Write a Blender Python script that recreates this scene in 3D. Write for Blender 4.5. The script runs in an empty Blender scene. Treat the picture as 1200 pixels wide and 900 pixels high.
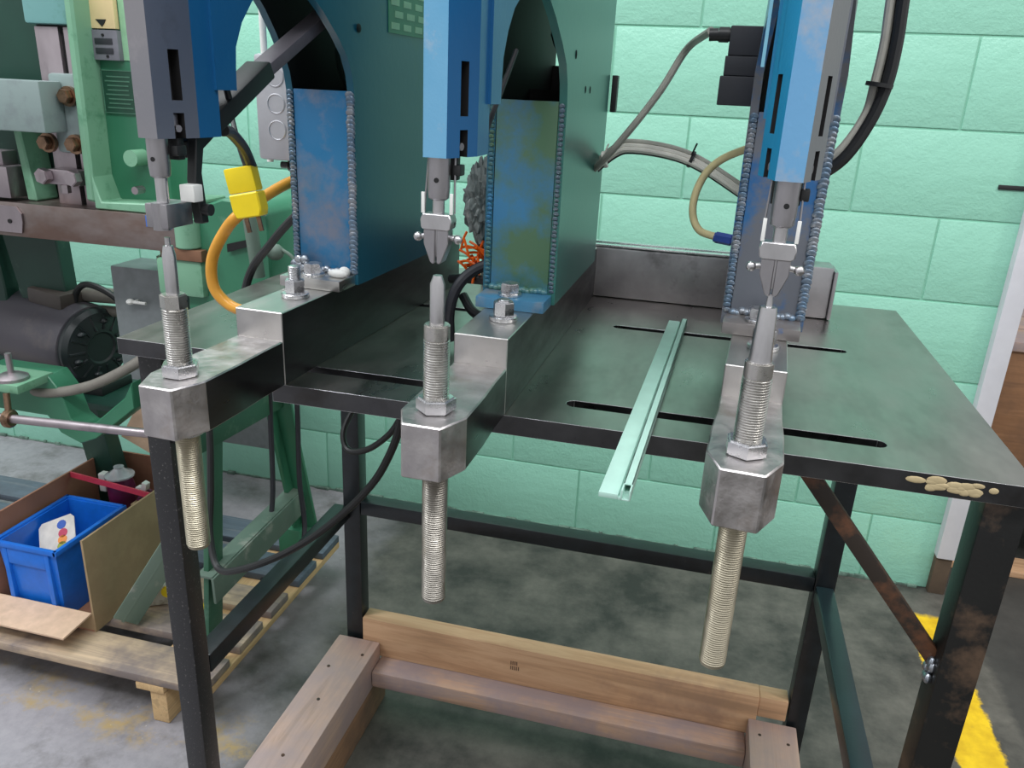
import bpy, bmesh, math, random
from mathutils import Vector, Matrix
random.seed(7)
SC = bpy.context.scene
COL = SC.collection
PI = math.pi

# ------------------------------------------------------------------ camera
yaw, pitch, roll = math.radians(13.088), math.radians(20.201), math.radians(2.741)
fw = Vector((-math.sin(yaw) * math.cos(pitch), math.cos(yaw) * math.cos(pitch), -math.sin(pitch)))
rt = Vector((math.cos(yaw), math.sin(yaw), 0))
up = rt.cross(fw)
r2 = rt * math.cos(roll) + up * math.sin(roll)
u2 = up * math.cos(roll) - rt * math.sin(roll)
cam = bpy.data.cameras.new('camera')
cam.sensor_fit = 'HORIZONTAL'; cam.sensor_width = 36.0; cam.lens = 937.3 / 1200 * 36
cam.clip_start = 0.02
camo = bpy.data.objects.new('camera', cam); COL.objects.link(camo)
M = Matrix((r2, u2, -fw)).transposed().to_4x4()
M.translation = Vector((0, 0, 1.2686))
camo.matrix_world = M
SC.camera = camo

# ------------------------------------------------------------------ world, lamps, exposure
w = bpy.data.worlds.new('shop_air'); SC.world = w; w.use_nodes = True
bg = w.node_tree.nodes['Background']
bg.inputs[0].default_value = (0.95, 0.97, 1.0, 1); bg.inputs[1].default_value = 0.66
SC.view_settings.view_transform = 'Standard'; SC.view_settings.look = 'None'
SC.view_settings.exposure = 0.0; SC.view_settings.gamma = 1.0


def area(name, loc, target, sx, sy, power, color=(1, 1, 1)):
    l = bpy.data.lights.new(name, 'AREA'); l.shape = 'RECTANGLE'; l.size = sx; l.size_y = sy
    l.energy = power; l.color = color
    o = bpy.data.objects.new(name, l); COL.objects.link(o); o.location = loc
    d = Vector(target) - Vector(loc); o.rotation_euler = d.to_track_quat('-Z', 'Y').to_euler()
    return o


area('ceiling_tube_light', (-2.2, 0.5, 3.6), (-1.9, 0.8, 0), 0.5, 3.6, 120, (0.93, 0.97, 1.0))
area('ceiling_tube_light', (0.3, -0.7, 3.6), (0.2, 0.2, 0), 3.6, 0.5, 95, (0.96, 0.98, 1.0))
area('ceiling_tube_light', (2.6, 0.6, 3.6), (1.6, 1.0, 0), 0.5, 3.0, 50, (1.0, 0.97, 0.92))


# ------------------------------------------------------------------ materials
def lin(c):
    return tuple(((v / 255) / 12.92 if v / 255 <= 0.04045 else ((v / 255 + 0.055) / 1.055) ** 2.4) for v in c) + (1,)


class NT:
    def __init__(s, name):
        s.m = bpy.data.materials.new(name); s.m.use_nodes = True; s.t = s.m.node_tree
        s.b = s.t.nodes['Principled BSDF']; s.tc = None

    def n(s, typ, **k):
        x = s.t.nodes.new(typ)
        for a, v in k.items(): setattr(x, a, v)
        return x

    def l(s, a, b): s.t.links.new(a, b)

    def co(s, out='Object', scale=(1, 1, 1), loc=(0, 0, 0), rot=(0, 0, 0)):
        if not s.tc: s.tc = s.n('ShaderNodeTexCoord')
        mp = s.n('ShaderNodeMapping'); mp.inputs['Scale'].default_value = scale; mp.inputs['Location'].default_value = loc
        mp.inputs['Rotation'].default_value = rot
        s.l(s.tc.outputs[out], mp.inputs[0]); return mp.outputs[0]

    def noise(s, scale, detail=4, rough=.55, vec=None, dist=0):
        x = s.n('ShaderNodeTexNoise'); x.inputs['Scale'].default_value = scale; x.inputs['Detail'].default_value = detail
        x.inputs['Roughness'].default_value = rough; x.inputs['Distortion'].default_value = dist
        s.l(vec if vec else s.co(), x.inputs['Vector']); return x.outputs[0]

    def ramp(s, val, stops, interp='LINEAR'):
        x = s.n('ShaderNodeValToRGB'); x.color_ramp.interpolation = interp
        e = x.color_ramp.elements
        while len(e) < len(stops): e.new(0.5)
        for i, (p, c) in enumerate(stops):
            e[i].position = p; e[i].color = c if len(c) == 4 else lin(c)
        s.l(val, x.inputs[0]); return x.outputs[0]

    def mix(s, f, a, b, mode='MIX'):
        x = s.n('ShaderNodeMix', data_type='RGBA', blend_type=mode)
        for i, v in ((0, f), (6, a), (7, b)):
            if hasattr(v, 'links'): s.l(v, x.inputs[i])
            elif i == 0: x.inputs[0].default_value = v
            else: x.inputs[i].default_value = v if len(v) == 4 else lin(v)
        return x.outputs[2]

    def math(s, op, a, b=0.0):
        x = s.n('ShaderNodeMath', operation=op)
        for i, v in ((0, a), (1, b)):
            if hasattr(v, 'links'): s.l(v, x.inputs[i])
            else: x.inputs[i].default_value = v
        return x.outputs[0]

    def sep(s, vec):
        x = s.n('ShaderNodeSeparateXYZ'); s.l(vec, x.inputs[0]); return x.outputs

    def bump(s, h, strength=.3, dist=.002):
        x = s.n('ShaderNodeBump'); x.inputs['Strength'].default_value = strength; x.inputs['Distance'].default_value = dist
        s.l(h, x.inputs['Height']); s.l(x.outputs[0], s.b.inputs['Normal'])

    def set(s, color=None, rough=.5, metal=0.0, **k):
        if color is not None:
            if hasattr(color, 'links'): s.l(color, s.b.inputs['Base Color'])
            else: s.b.inputs['Base Color'].default_value = color if len(color) == 4 else lin(color)
        if hasattr(rough, 'links'): s.l(rough, s.b.inputs['Roughness'])
        else: s.b.inputs['Roughness'].default_value = rough
        s.b.inputs['Metallic'].default_value = metal
        for a, v in k.items(): s.b.inputs[a].default_value = v
        return s.m


def plain(name, c, rough=.5, metal=0.0, var=.12, scale=40, **k):
    n = NT(name); c1 = lin(c)
    hi = tuple(min(1, v * (1 + var)) for v in c1[:3]) + (1,); lo = tuple(v * (1 - var) for v in c1[:3]) + (1,)
    return n.set(n.ramp(n.noise(scale), [(.3, lo), (.7, hi)]), rough, metal, **k)


def worn(name, base, wear, lo=.55, hi=.62, scale=14, rough=.4, metal=0.0, var=None, seed=0, bump=.15, **k):
    """paint with a second colour showing through in ragged patches"""
    n = NT(name)
    v = n.co(loc=(seed, seed * .7, seed * .3))
    m = n.ramp(n.noise(scale, 6, .65, v), [(lo, (0, 0, 0, 1)), (hi, (1, 1, 1, 1))])
    b = n.ramp(n.noise(scale * .4, 3, .5, v), [(.35, base), (.7, var or base)])
    c = n.mix(m, b, wear)
    n.bump(n.noise(scale * 12, 4), bump, .001)
    return n.set(c, rough, metal, **k)


def steel(name, c=(150, 150, 152), rough=.32, var=.25, scale=20, stretch=(1, 1, 1), bump=.08, spec=(90, 84, 78), lo=.58):
    n = NT(name)
    v = n.co(scale=stretch)
    c1 = lin(c); d = tuple(x * (1 - var) for x in c1[:3]) + (1,)
    b = n.ramp(n.noise(scale, 5, .6, v), [(.3, d), (.65, c1)])
    b = n.mix(n.ramp(n.noise(scale * .7, 5, .7, v), [(lo, (0, 0, 0, 1)), (lo + .15, (.6, .6, .6, 1))]), b, spec)
    r = n.ramp(n.noise(scale * 1.7, 5, .6, v), [(.3, (rough * .7,) * 3 + (1,)), (.7, (rough * 1.4,) * 3 + (1,))])
    n.bump(n.noise(scale * 8, 3, .5, v), bump, .0006)
    return n.set(b, r, 1.0)


MT = {}
n = NT('mint_wall_paint')
v = n.co()
c = n.ramp(n.noise(2.2, 4, .6, v), [(.3, (142, 200, 177)), (.7, (150, 207, 186))])
sp = n.ramp(n.noise(60, 3, .7, v), [(.71, (0, 0, 0, 1)), (.74, (1, 1, 1, 1))])
zz = n.sep(v)[2]
n.bump(n.math('ADD', n.noise(26, 5, .6, v), n.math('MULTIPLY', n.noise(140, 3, .6, v), .35)), .5, .005)
MT['wall'] = n.set(c, .34)

n = NT('mint_wall_paint_mortar')
n.bump(n.noise(50, 4), .4, .003)
MT['mortar'] = n.set((142, 200, 177), .4)

n = NT('shop_concrete')
v = n.co(); s = n.sep(v)
b = n.ramp(n.noise(1.7, 6, .6, v), [(.3, (124, 121, 126)), (.5, (142, 139, 145)), (.72, (158, 155, 162))])
fine = n.ramp(n.noise(38, 5, .7, v), [(.32, (78, 78, 76)), (.6, (150, 148, 146))])
b = n.mix(.22, b, fine)
dirt = n.ramp(n.noise(5, 6, .7, n.co(loc=(3, 1, 0))), [(.50, (0, 0, 0, 1)), (.70, (.7, .7, .7, 1))])
b = n.mix(dirt, b, (66, 62, 56))
wht = n.ramp(n.noise(95, 2, .5, n.co(loc=(9, 4, 0))), [(.74, (0, 0, 0, 1)), (.77, (1, 1, 1, 1))])
b = n.mix(wht, b, (190, 188, 180))
# soft shade under the bench painted into the slab, carried on to its right
bench_shade = n.math('MULTIPLY', n.ramp(n.math('ADD', s[0], n.math('MULTIPLY', n.noise(6, 4, .6, v), .25)), [(.0, (0, 0, 0, 1)), (1, (0, 0, 0, 1))]), 0.0)
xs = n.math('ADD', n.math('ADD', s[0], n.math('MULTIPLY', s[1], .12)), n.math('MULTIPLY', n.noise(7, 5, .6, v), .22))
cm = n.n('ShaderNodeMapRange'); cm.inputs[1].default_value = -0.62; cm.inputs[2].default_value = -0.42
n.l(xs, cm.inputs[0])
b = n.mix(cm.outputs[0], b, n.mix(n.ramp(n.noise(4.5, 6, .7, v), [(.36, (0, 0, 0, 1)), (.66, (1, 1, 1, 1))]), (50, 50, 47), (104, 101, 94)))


def band(axis, lo, hi, soft):
    a = n.n('ShaderNodeMapRange'); a.inputs[1].default_value = lo - soft; a.inputs[2].default_value = lo + soft
    c_ = n.n('ShaderNodeMapRange'); c_.inputs[1].default_value = hi + soft; c_.inputs[2].default_value = hi - soft
    n.l(axis, a.inputs[0]); n.l(axis, c_.inputs[0])
    return n.math('MULTIPLY', a.outputs[0], c_.outputs[0])


jit = n.math('MULTIPLY', n.math('SUBTRACT', n.noise(30, 4, .7, v), .5), .035)
xx = n.math('ADD', s[0], jit); yy = n.math('ADD', s[1], jit)
# safety line beside the bench (fresh) and the worn one in front of the pallet
l1 = n.math('MULTIPLY', band(xx, .642, .742, .004), band(yy, .9, 2.02, .01))
l1 = n.math('MULTIPLY', l1, n.ramp(n.noise(55, 4, .7, v), [(.24, (.55, .55, .55, 1)), (.36, (1, 1, 1, 1))]))
l2 = n.math('MULTIPLY', band(yy, 1.045, 1.18, .015), band(xx, -3, -.74, .02))
l2 = n.math('MULTIPLY', l2, n.ramp(n.noise(9, 7, .75, n.co(loc=(.55, 2.1, 0))), [(.50, (0, 0, 0, 1)), (.66, (.7, .7, .7, 1))]))
b = n.mix(l1, b, n.ramp(n.noise(20, 4, .6, v), [(.35, (206, 164, 20)), (.65, (236, 196, 30))]))
b = n.mix(l2, b, (172, 144, 72))
dk = n.math('MULTIPLY', band(xx, .80, 3, .01), band(yy, -3, 2.6, .02))
b = n.mix(n.math('MULTIPLY', dk, .75), b, (52, 53, 52))
n.bump(n.noise(60, 5, .6, v), .25, .002)
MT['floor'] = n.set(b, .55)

MT['steel'] = steel('ground_steel', (208, 206, 203), .34, .22, 16, (1, .25, 1), .05, (120, 110, 102), .6)
MT['table'] = steel('blued_table_plate', (176, 168, 165), .33, .3, 7, (1, .4, 1), .04, (120, 118, 112), .52)
MT['scale'] = steel('dark_mill_scale', (96, 96, 98), .34, .35, 14, (1, .3, 1), .06, (74, 68, 66), .55)
MT['nose'] = steel('hammered_steel', (206, 201, 200), .40, .25, 30, (1, 1, 1), .5, (170, 156, 146), .55)
MT['beam'] = steel('beam_steel', (182, 182, 184), .40, .35, 12, (1, 1, 1), .1, (70, 66, 64), .58)
MT['rod'] = steel('zinc_rod', (214, 211, 206), .30, .12, 40, (1, 1, 1), .05, (150, 146, 132), .6)
MT['rodpale'] = steel('zinc_rod_dull', (182, 174, 154), .44, .12, 30, (1, 1, 1), .1, (150, 140, 118), .52)
MT['rodgrey'] = steel('zinc_rod_greyed', (158, 153, 145), .44, .15, 30, (1, 1, 1), .1, (140, 130, 114), .5)
MT['zinc'] = steel('bright_zinc', (228, 228, 230), .27, .1, 40, (1, 1, 1), .05, (160, 156, 150), .65)
MT['pin'] = steel('turned_tool_steel', (206, 204, 205), .30, .25, 50, (1, 1, .3), .05, (96, 92, 92), .62)
MT['ram'] = steel('dark_ram_steel', (176, 173, 176), .36, .25, 40, (1, 1, .4), .05, (80, 76, 76), .6)
MT['weld'] = steel('weld_metal', (186, 192, 200), .36, .3, 90, (1, 1, 1), .4, (70, 88, 112), .5)
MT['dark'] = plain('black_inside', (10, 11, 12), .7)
MT['cavity'] = plain('shaded_cavity_paint', (22, 26, 28), .65)  # shade inside the press throat, painted onto the inner plate faces
MT['slotin'] = plain('dark_slot_shade', (34, 33, 34), .5)  # dark metal with the shade of the deep slots painted in
MT['blk'] = plain('black_rubber', (30, 31, 32), .45)
MT['blkp'] = plain('black_moulded_plastic', (42, 44, 50), .5)
MT['frame'] = worn('black_bench_enamel', (20, 24, 26), (70, 66, 62), .66, .74, 90, .3, seed=2, var=(28, 34, 38))
MT['legrust'] = worn('black_bench_enamel_rubbed', (34, 34, 33), (92, 74, 60), .52, .68, 16, .38, metal=.3, seed=5, var=(24, 24, 24))
MT['legspeck'] = worn('black_bench_enamel_speckled', (34, 34, 36), (118, 114, 112), .60, .72, 240, .36, seed=8)
MT['brace'] = worn('rusty_brace', (52, 44, 38), (104, 70, 50), .5, .65, 22, .5, metal=.2, seed=3)
MT['railside'] = worn('blue_grey_rail', (32, 52, 56), (90, 108, 110), .62, .74, 22, .32, seed=4, var=(28, 42, 46))


def blue(name, c, c2, wear, lo, hi, scale, seed, metal=0.0, rough=.3, lo_z=None):
    return worn(name, c, wear, lo, hi, scale, rough, metal, c2, seed, .12)


MT['blue1'] = blue('blue_paint_rubbed', (24, 102, 150), (42, 120, 166), (116, 124, 142), .50, .66, 11, 3.3)
MT['blue2'] = blue('blue_paint_stained', (36, 98, 144), (62, 130, 168), (78, 112, 84), .40, .56, 10, 2.1)
MT['blue3'] = blue('blue_paint_ground_off', (28, 88, 144), (40, 102, 154), (104, 108, 116), .40, .52, 15, 1.4)
MT['side1'] = blue('blue_side_teal_reflection', (24, 86, 108), (26, 92, 112), (40, 92, 92), .6, .8, 8, 2.2)  # blue paint; the teal is wall reflection put into the base colour
MT['side2'] = blue('blue_side_wall_reflection', (48, 108, 100), (54, 112, 104), (50, 104, 92), .6, .8, 8, 4.2)  # blue paint with a stronger green wall reflection painted in
MT['head1'] = blue('head_paint_rubbed', (26, 82, 136), (30, 90, 146), (76, 82, 94), .50, .66, 22, 1.8)
MT['head2'] = blue('head_paint_blue', (22, 86, 134), (27, 93, 142), (32, 96, 142), .6, .8, 20, 2.8)
MT['head3'] = blue('head_paint_bright', (28, 122, 164), (34, 130, 172), (60, 138, 174), .6, .8, 20, 3.8)
MT['face2'] = blue('light_blue_front_face', (96, 158, 194), (110, 166, 200), (150, 172, 190), .6, .75, 40, 1.1)
MT['face3'] = blue('light_blue_front_face_rubbed', (96, 150, 192), (104, 158, 198), (160, 164, 172), .48, .66, 20, 7.1)
MT['bare'] = blue('bare_grey_head_metal', (128, 128, 134), (138, 136, 140), (150, 146, 150), .55, .7, 24, 6.1, metal=.4)
MT['grey1'] = blue('dark_grey_head_metal', (84, 92, 106), (92, 98, 110), (76, 80, 88), .55, .7, 18, 6.6, metal=.35)
MT['weldblue'] = blue('weld_blue_rubbed', (96, 124, 148), (112, 130, 148), (150, 154, 160), .46, .6, 60, 3.0, metal=.55, rough=.36)
MT['weldgrey'] = blue('weld_grey_rubbed', (104, 122, 132), (112, 124, 132), (96, 118, 134), .5, .6, 50, 5.0, metal=.4, rough=.38)
MT['green'] = worn('machine_green_enamel', (58, 122, 92), (98, 140, 116), .66, .76, 22, .36, seed=6, var=(50, 112, 84))
MT['greendk'] = worn('machine_green_dark', (26, 66, 54), (52, 84, 70), .6, .75, 14, .45, seed=7, var=(18, 50, 42))
MT['greenmid'] = worn('machine_green_shabby', (52, 98, 74), (86, 118, 98), .58, .74, 18, .42, seed=11, var=(42, 82, 64))
MT['greenlt'] = worn('machine_green_chipped', (112, 160, 130), (70, 128, 96), .55, .75, 30, .45, seed=1, var=(120, 166, 138))
MT['greengrey'] = worn('angle_iron_grey_green', (104, 122, 110), (140, 144, 134), .56, .7, 16, .5, seed=9, var=(86, 106, 94))
MT['bed'] = steel('bed_rail_brown_steel', (158, 146, 142), .45, .35, 8, (.5, 1, 1), .1, (112, 82, 66), .46)
MT['slide'] = steel('slide_mauve_steel', (178, 168, 172), .42, .2, 14, (1, 1, .4), .08, (110, 100, 102), .55)
MT['clamp'] = worn('pale_grey_clamp_paint', (132, 148, 146), (118, 128, 130), .5, .7, 16, .45, seed=2, metal=.2)
MT['paleblue'] = worn('pale_blue_green_paint', (112, 162, 160), (84, 136, 116), .5, .68, 20, .4, seed=5)
MT['brassbolt'] = steel('brass_toned_bolt', (150, 122, 100), .38, .3, 60, (1, 1, 1), .2, (92, 76, 66), .5)
MT['greycab'] = plain('grey_cabinet_paint', (120, 126, 128), .45)
MT['ebox'] = steel('galvanised_box', (196, 196, 200), .5, .1, 18, (1, 6, 1), .08, (176, 176, 182), .6)
MT['motor'] = worn('motor_dark_paint', (70, 67, 74), (104, 96, 94), .56, .8, 8, .42, seed=4, var=(78, 74, 80))
MT['motorend'] = plain('motor_end_black', (34, 40, 42), .4)
MT['greytube'] = plain('grey_flexible_conduit', (120, 116, 108), .55)
MT['greycable'] = plain('grey_cable_jacket', (172, 170, 160), .5)
MT['palecable'] = plain('pale_cable_jacket', (226, 222, 212), .5)
MT['amber'] = plain('amber_tube', (226, 162, 62), .3, **{'Transmission Weight': .1, 'IOR': 1.4})
MT['straw'] = plain('straw_tube', (236, 220, 168), .3, **{'Transmission Weight': .0, 'IOR': 1.4})
MT['yellow'] = plain('yellow_plastic', (250, 220, 24), .38, var=.05)
MT['bluefit'] = plain('blue_fitting', (26, 70, 160), .35)
MT['mintali'] = plain('mint_reflecting_aluminium', (178, 214, 202), .36, .15, var=.06)  # mint is the wall's reflection, painted into the aluminium colour
MT['card'] = worn('corrugated_card_outside', (150, 128, 98), (168, 146, 112), .45, .7, 8, .8, seed=2, bump=.1)
MT['cardin'] = worn('corrugated_card_inside', (150, 106, 84), (166, 120, 96), .45, .7, 7, .8, seed=3, bump=.1)
MT['flap'] = plain('pale_card_flap', (204, 174, 148), .8)
MT['bin'] = plain('blue_bin_plastic', (24, 108, 208), .38, var=.1)
MT['white'] = plain('white_plastic', (226, 226, 222), .45, var=.04)
MT['cream'] = plain('cream_plate', (222, 200, 150), .5, var=.06)
MT['greyplate'] = plain('grey_plate', (112, 112, 120), .45)
MT['nameplate'] = plain('dark_green_nameplate', (26, 66, 50), .4)
MT['nameink'] = plain('pale_nameplate_lines', (70, 112, 92), .5)
MT['purple'] = plain('purple_contents', (92, 24, 66), .4)
MT['red'] = plain('red_sheet_plastic', (206, 64, 84), .4)
MT['orange'] = plain('orange_sleeve', (240, 104, 22), .4)
MT['trim'] = plain('white_trim_paint', (206, 206, 212), .5, var=.05, scale=15)
MT['tagg'] = plain('green_tag_plate', (62, 128, 96), .4)
MT['taglt'] = plain('pale_tag_cells', (152, 196, 160), .45)
MT['labelblue'] = plain('blue_label', (52, 104, 190), .45)


def wood(name, c1, c2, c3, axis=0, seed=0, dirt=(110, 100, 104), dlo=.56):
    n = NT(name)
    sc = [26, 26, 26]; sc[axis] = 1.6
    v = n.co(scale=sc, loc=(seed, seed, seed))
    g = n.ramp(n.noise(1.2, 6, .65, v, .8), [(.32, tuple(int(x * .86) for x in c1)), (.45, c1), (.55, c2), (.68, c3)])
    k = n.ramp(n.noise(5, 5, .65, n.co(loc=(seed, 1, 2))), [(dlo - .02, (0, 0, 0, 1)), (dlo + .14, (.75, .75, .75, 1))])
    c = n.mix(k, g, dirt)
    vo = n.n('ShaderNodeTexVoronoi'); vo.inputs['Scale'].default_value = 6
    sk = [1, 1, 1]; sk[axis] = .5
    n.l(n.co(scale=sk, loc=(seed * 2, .3, .4)), vo.inputs['Vector'])
    c = n.mix(n.ramp(vo.outputs['Distance'], [(.03, (.8, .8, .8, 1)), (.07, (0, 0, 0, 1))]), c, (92, 58, 40))
    n.bump(n.noise(3, 4, .6, v), .2, .001)
    return n.set(c, .65)


MT['woodx'] = wood('pine_lumber_warm', (194, 154, 118), (206, 168, 132), (184, 144, 110), 0, 1, (150, 120, 100), .6)
MT['woodx2'] = wood('pine_lumber_grubby', (190, 156, 132), (170, 148, 138), (200, 166, 140), 0, 4, (146, 132, 136), .42)
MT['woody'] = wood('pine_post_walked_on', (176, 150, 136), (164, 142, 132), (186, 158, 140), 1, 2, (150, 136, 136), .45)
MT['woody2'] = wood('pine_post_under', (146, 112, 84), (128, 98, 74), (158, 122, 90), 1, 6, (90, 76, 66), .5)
MT['pallet'] = wood('pallet_board', (190, 168, 140), (168, 148, 126), (200, 176, 146), 0, 3, (98, 92, 98), .42)
MT['palletb'] = wood('pallet_board_blue_grey', (92, 104, 116), (78, 90, 102), (112, 118, 124), 0, 8, (70, 76, 84), .5)
MT['pallety'] = wood('pallet_stringer', (206, 174, 128), (188, 156, 112), (214, 184, 140), 1, 5, (150, 128, 100), .6)
MT['ply'] = wood('brown_board', (142, 102, 70), (130, 92, 62), (150, 110, 78), 0, 9, (110, 80, 58), .5)


# ------------------------------------------------------------------ mesh helpers
class MB:
    def __init__(s): s.bm = bmesh.new()

    def box(s, a, b, bev=0.0, mi=0, mat=None):
        t = bmesh.new(); bmesh.ops.create_cube(t, size=1)
        c = [(a[i] + b[i]) / 2 for i in range(3)]; d = [abs(b[i] - a[i]) for i in range(3)]
        for v in t.verts: v.co = Vector([c[i] + v.co[i] * d[i] for i in range(3)])
        if bev: bmesh.ops.bevel(t, geom=t.edges[:], offset=bev, segments=2, affect='EDGES', profile=.6)
        return s._add(t, mi, mat)

    def _add(s, t, mi=0, mat=None):
        if mat is not None: t.transform(mat)
        for f in t.faces: f.material_index = mi
        me = bpy.data.meshes.new('tmp'); t.to_mesh(me); t.free()
        s.bm.from_mesh(me); bpy.data.meshes.remove(me); return s

    def cyl(s, p0, p1, r0, r1=None, seg=24, mi=0, bev=0):
        r1 = r0 if r1 is None else r1
        p0, p1 = Vector(p0), Vector(p1); d = p1 - p0
        t = bmesh.new()
        bmesh.ops.create_cone(t, cap_ends=True, segments=seg, radius1=r0, radius2=r1, depth=d.length)
        if bev:
            es = [e for e in t.edges if abs(e.verts[0].co.z - e.verts[1].co.z) < 1e-7]
            bmesh.ops.bevel(t, geom=es, offset=bev, segments=2, affect='EDGES')
        return s._add(t, mi, Matrix.Translation((p0 + p1) / 2) @ d.to_track_quat('Z', 'Y').to_matrix().to_4x4())

    def lathe(s, prof, at=(0, 0, 0), seg=28, mi=0, axis=None):
        t = bmesh.new(); rings = []
        for r, z in prof:
            rings.append([t.verts.new((r * math.cos(2 * PI * k / seg), r * math.sin(2 * PI * k / seg), z)) for k in range(seg)])
        for a, b in zip(rings, rings[1:]):
            for k in range(seg): t.faces.new((a[k], a[(k + 1) % seg], b[(k + 1) % seg], b[k]))
        t.faces.new(rings[0][::-1]); t.faces.new(rings[-1])
        m = Matrix.Translation(at)
        if axis is not None: m = m @ Vector(axis).to_track_quat('Z', 'Y').to_matrix().to_4x4()
        return s._add(t, mi, m)

    def prism(s, poly, z0, z1, plane='xy', mi=0, bev=0, mat=None):
        """poly extruded: 'xy' along z, 'yz' along x, 'xz' along y"""
        t = bmesh.new()
        def pt(p, h): return (p[0], p[1], h) if plane == 'xy' else ((h, p[0], p[1]) if plane == 'yz' else (p[0], h, p[1]))
        a = [t.verts.new(pt(p, z0)) for p in poly]; b = [t.verts.new(pt(p, z1)) for p in poly]
        t.faces.new(a[::-1]); t.faces.new(b); k = len(poly)
        for i in range(k): t.faces.new((a[i], a[(i + 1) % k], b[(i + 1) % k], b[i]))
        bmesh.ops.recalc_face_normals(t, faces=t.faces[:])
        if bev: bmesh.ops.bevel(t, geom=t.edges[:], offset=bev, segments=1, affect='EDGES')
        return s._add(t, mi, mat)

    def tube(s, pts, r, seg=10, mi=0, res=6):
        p = [Vector(q) for q in pts]; c = []
        if len(p) > 2:
            for i in range(len(p) - 1):
                p0 = p[i - 1] if i else p[0] * 2 - p[1]; p3 = p[i + 2] if i + 2 < len(p) else p[i + 1] * 2 - p[i]
                for k in range(res):
                    t = k / res
                    c.append(.5 * ((2 * p[i]) + (p[i + 1] - p0) * t + (2 * p0 - 5 * p[i] + 4 * p[i + 1] - p3) * t * t + (3 * p[i] - p0 - 3 * p[i + 1] + p3) * t ** 3))
            c.append(p[-1])
        else: c = p
        t = bmesh.new(); rings = []; nrm = None
        for i, q in enumerate(c):
            d = (c[min(i + 1, len(c) - 1)] - c[max(i - 1, 0)]).normalized()
            if nrm is None: nrm = d.orthogonal().normalized()
            nrm = (nrm - d * nrm.dot(d)).normalized(); bi = d.cross(nrm)
            rings.append([t.verts.new(q + (nrm * math.cos(2 * PI * k / seg) + bi * math.sin(2 * PI * k / seg)) * r) for k in range(seg)])
        for a, b in zip(rings, rings[1:]):
            for k in range(seg): t.faces.new((a[k], a[(k + 1) % seg], b[(k + 1) % seg], b[k]))
        t.faces.new(rings[0][::-1]); t.faces.new(rings[-1])
        return s._add(t, mi)

    def ell(s, c, r, mi=0, seg=10, rot=None):
        t = bmesh.new(); bmesh.ops.create_uvsphere(t, u_segments=seg, v_segments=max(6, seg // 2), radius=1)
        m = Matrix.Translation(c) @ (rot.to_4x4() if rot else Matrix()) @ Matrix.Diagonal((*r, 1))
        return s._add(t, mi, m)

    def build(s, name, mats, parent=None, smooth=35):
        me = bpy.data.meshes.new(name)
        bmesh.ops.recalc_face_normals(s.bm, faces=s.bm.faces[:])
        s.bm.to_mesh(me); s.bm.free()
        for m in (mats if isinstance(mats, (list, tuple)) else [mats]): me.materials.append(m)
        if smooth:
            me.polygons.foreach_set('use_smooth', [True] * len(me.polygons))
            me.set_sharp_from_angle(angle=math.radians(smooth))
        o = bpy.data.objects.new(name, me); COL.objects.link(o)
        if parent: o.parent = parent
        return o


def tag(o, label, cat, group=None, kind=None):
    o['label'] = label; o['category'] = cat
    if group: o['group'] = group
    if kind: o['kind'] = kind
    return o


def thing(name, loc, label, cat, rz=0, group=None):
    o = bpy.data.objects.new(name, None); COL.objects.link(o); o.location = loc; o.rotation_euler = (0, 0, rz)
    o.empty_display_size = .05
    return tag(o, label, cat, group)


def bar_between(mb, a, b, wx, wy, mi=0, bev=0, upv=(0, 0, 1)):
    """rectangular bar from a to b; wx across, wy along the up side"""
    a, b = Vector(a), Vector(b); d = (b - a); L = d.length; d.normalize()
    x = d.cross(Vector(upv)).normalized(); y = x.cross(d)
    m = Matrix((x, y, d)).transposed().to_4x4(); m.translation = a
    mb.box((-wx / 2, -wy / 2, 0), (wx / 2, wy / 2, L), bev, mi, m); return mb


def hexhead(mb, c, af, h, mi=0, rot=0.0, axis=(0, 0, 1)):
    r = af / math.sqrt(3)
    q = Vector(axis).to_track_quat('Z', 'Y').to_matrix().to_4x4()
    t = bmesh.new(); bmesh.ops.create_cone(t, cap_ends=True, segments=6, radius1=r, radius2=r, depth=h)
    es = [e for e in t.edges if abs(e.verts[0].co.z - e.verts[1].co.z) < 1e-7]
    bmesh.ops.bevel(t, geom=es, offset=r * .09, segments=2, affect='EDGES')
    mb._add(t, mi, Matrix.Translation(c) @ q @ Matrix.Translation((0, 0, h / 2)) @ Matrix.Rotation(rot, 4, 'Z')); return mb


def threads(mb, x, y, z0, z1, r, pitch=.0021, depth=.0012, seg=28, mi=0):
    prof = []; z = z0
    while z < z1 - pitch * .5:
        prof += [(r - depth, z), (r, z + pitch * .35), (r, z + pitch * .6)]; z += pitch
    prof.append((r - depth, z))
    return mb.lathe(prof, (x, y, 0), seg, mi)


# ------------------------------------------------------------------ setting
f = MB(); f.box((-6, -4, -.1), (6, 2.4, 0)); f.box((.78, 2.4, -.1), (6, 6, 0))
o = f.build('floor', MT['floor']); o['kind'] = 'structure'

WY = 2.162
CH = .2042; BW = .4134
wl = MB(); wl.box((-4.6, WY + .0035, 0), (.735, WY + .15, 2.45))
wall = wl.build('wall_back', MT['mortar']); wall['kind'] = 'structure'
proto = {}


def block_mesh(w):
    k = round(w, 3)
    if k not in proto:
        t = MB(); t.box((-w / 2, 0, 0), (w / 2, .03, CH - .005), .0025); b_ = t.build('concrete_block', MT['wall'], None, 40)
        proto[k] = b_.data; bpy.data.objects.remove(b_)
    return proto[k]


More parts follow.
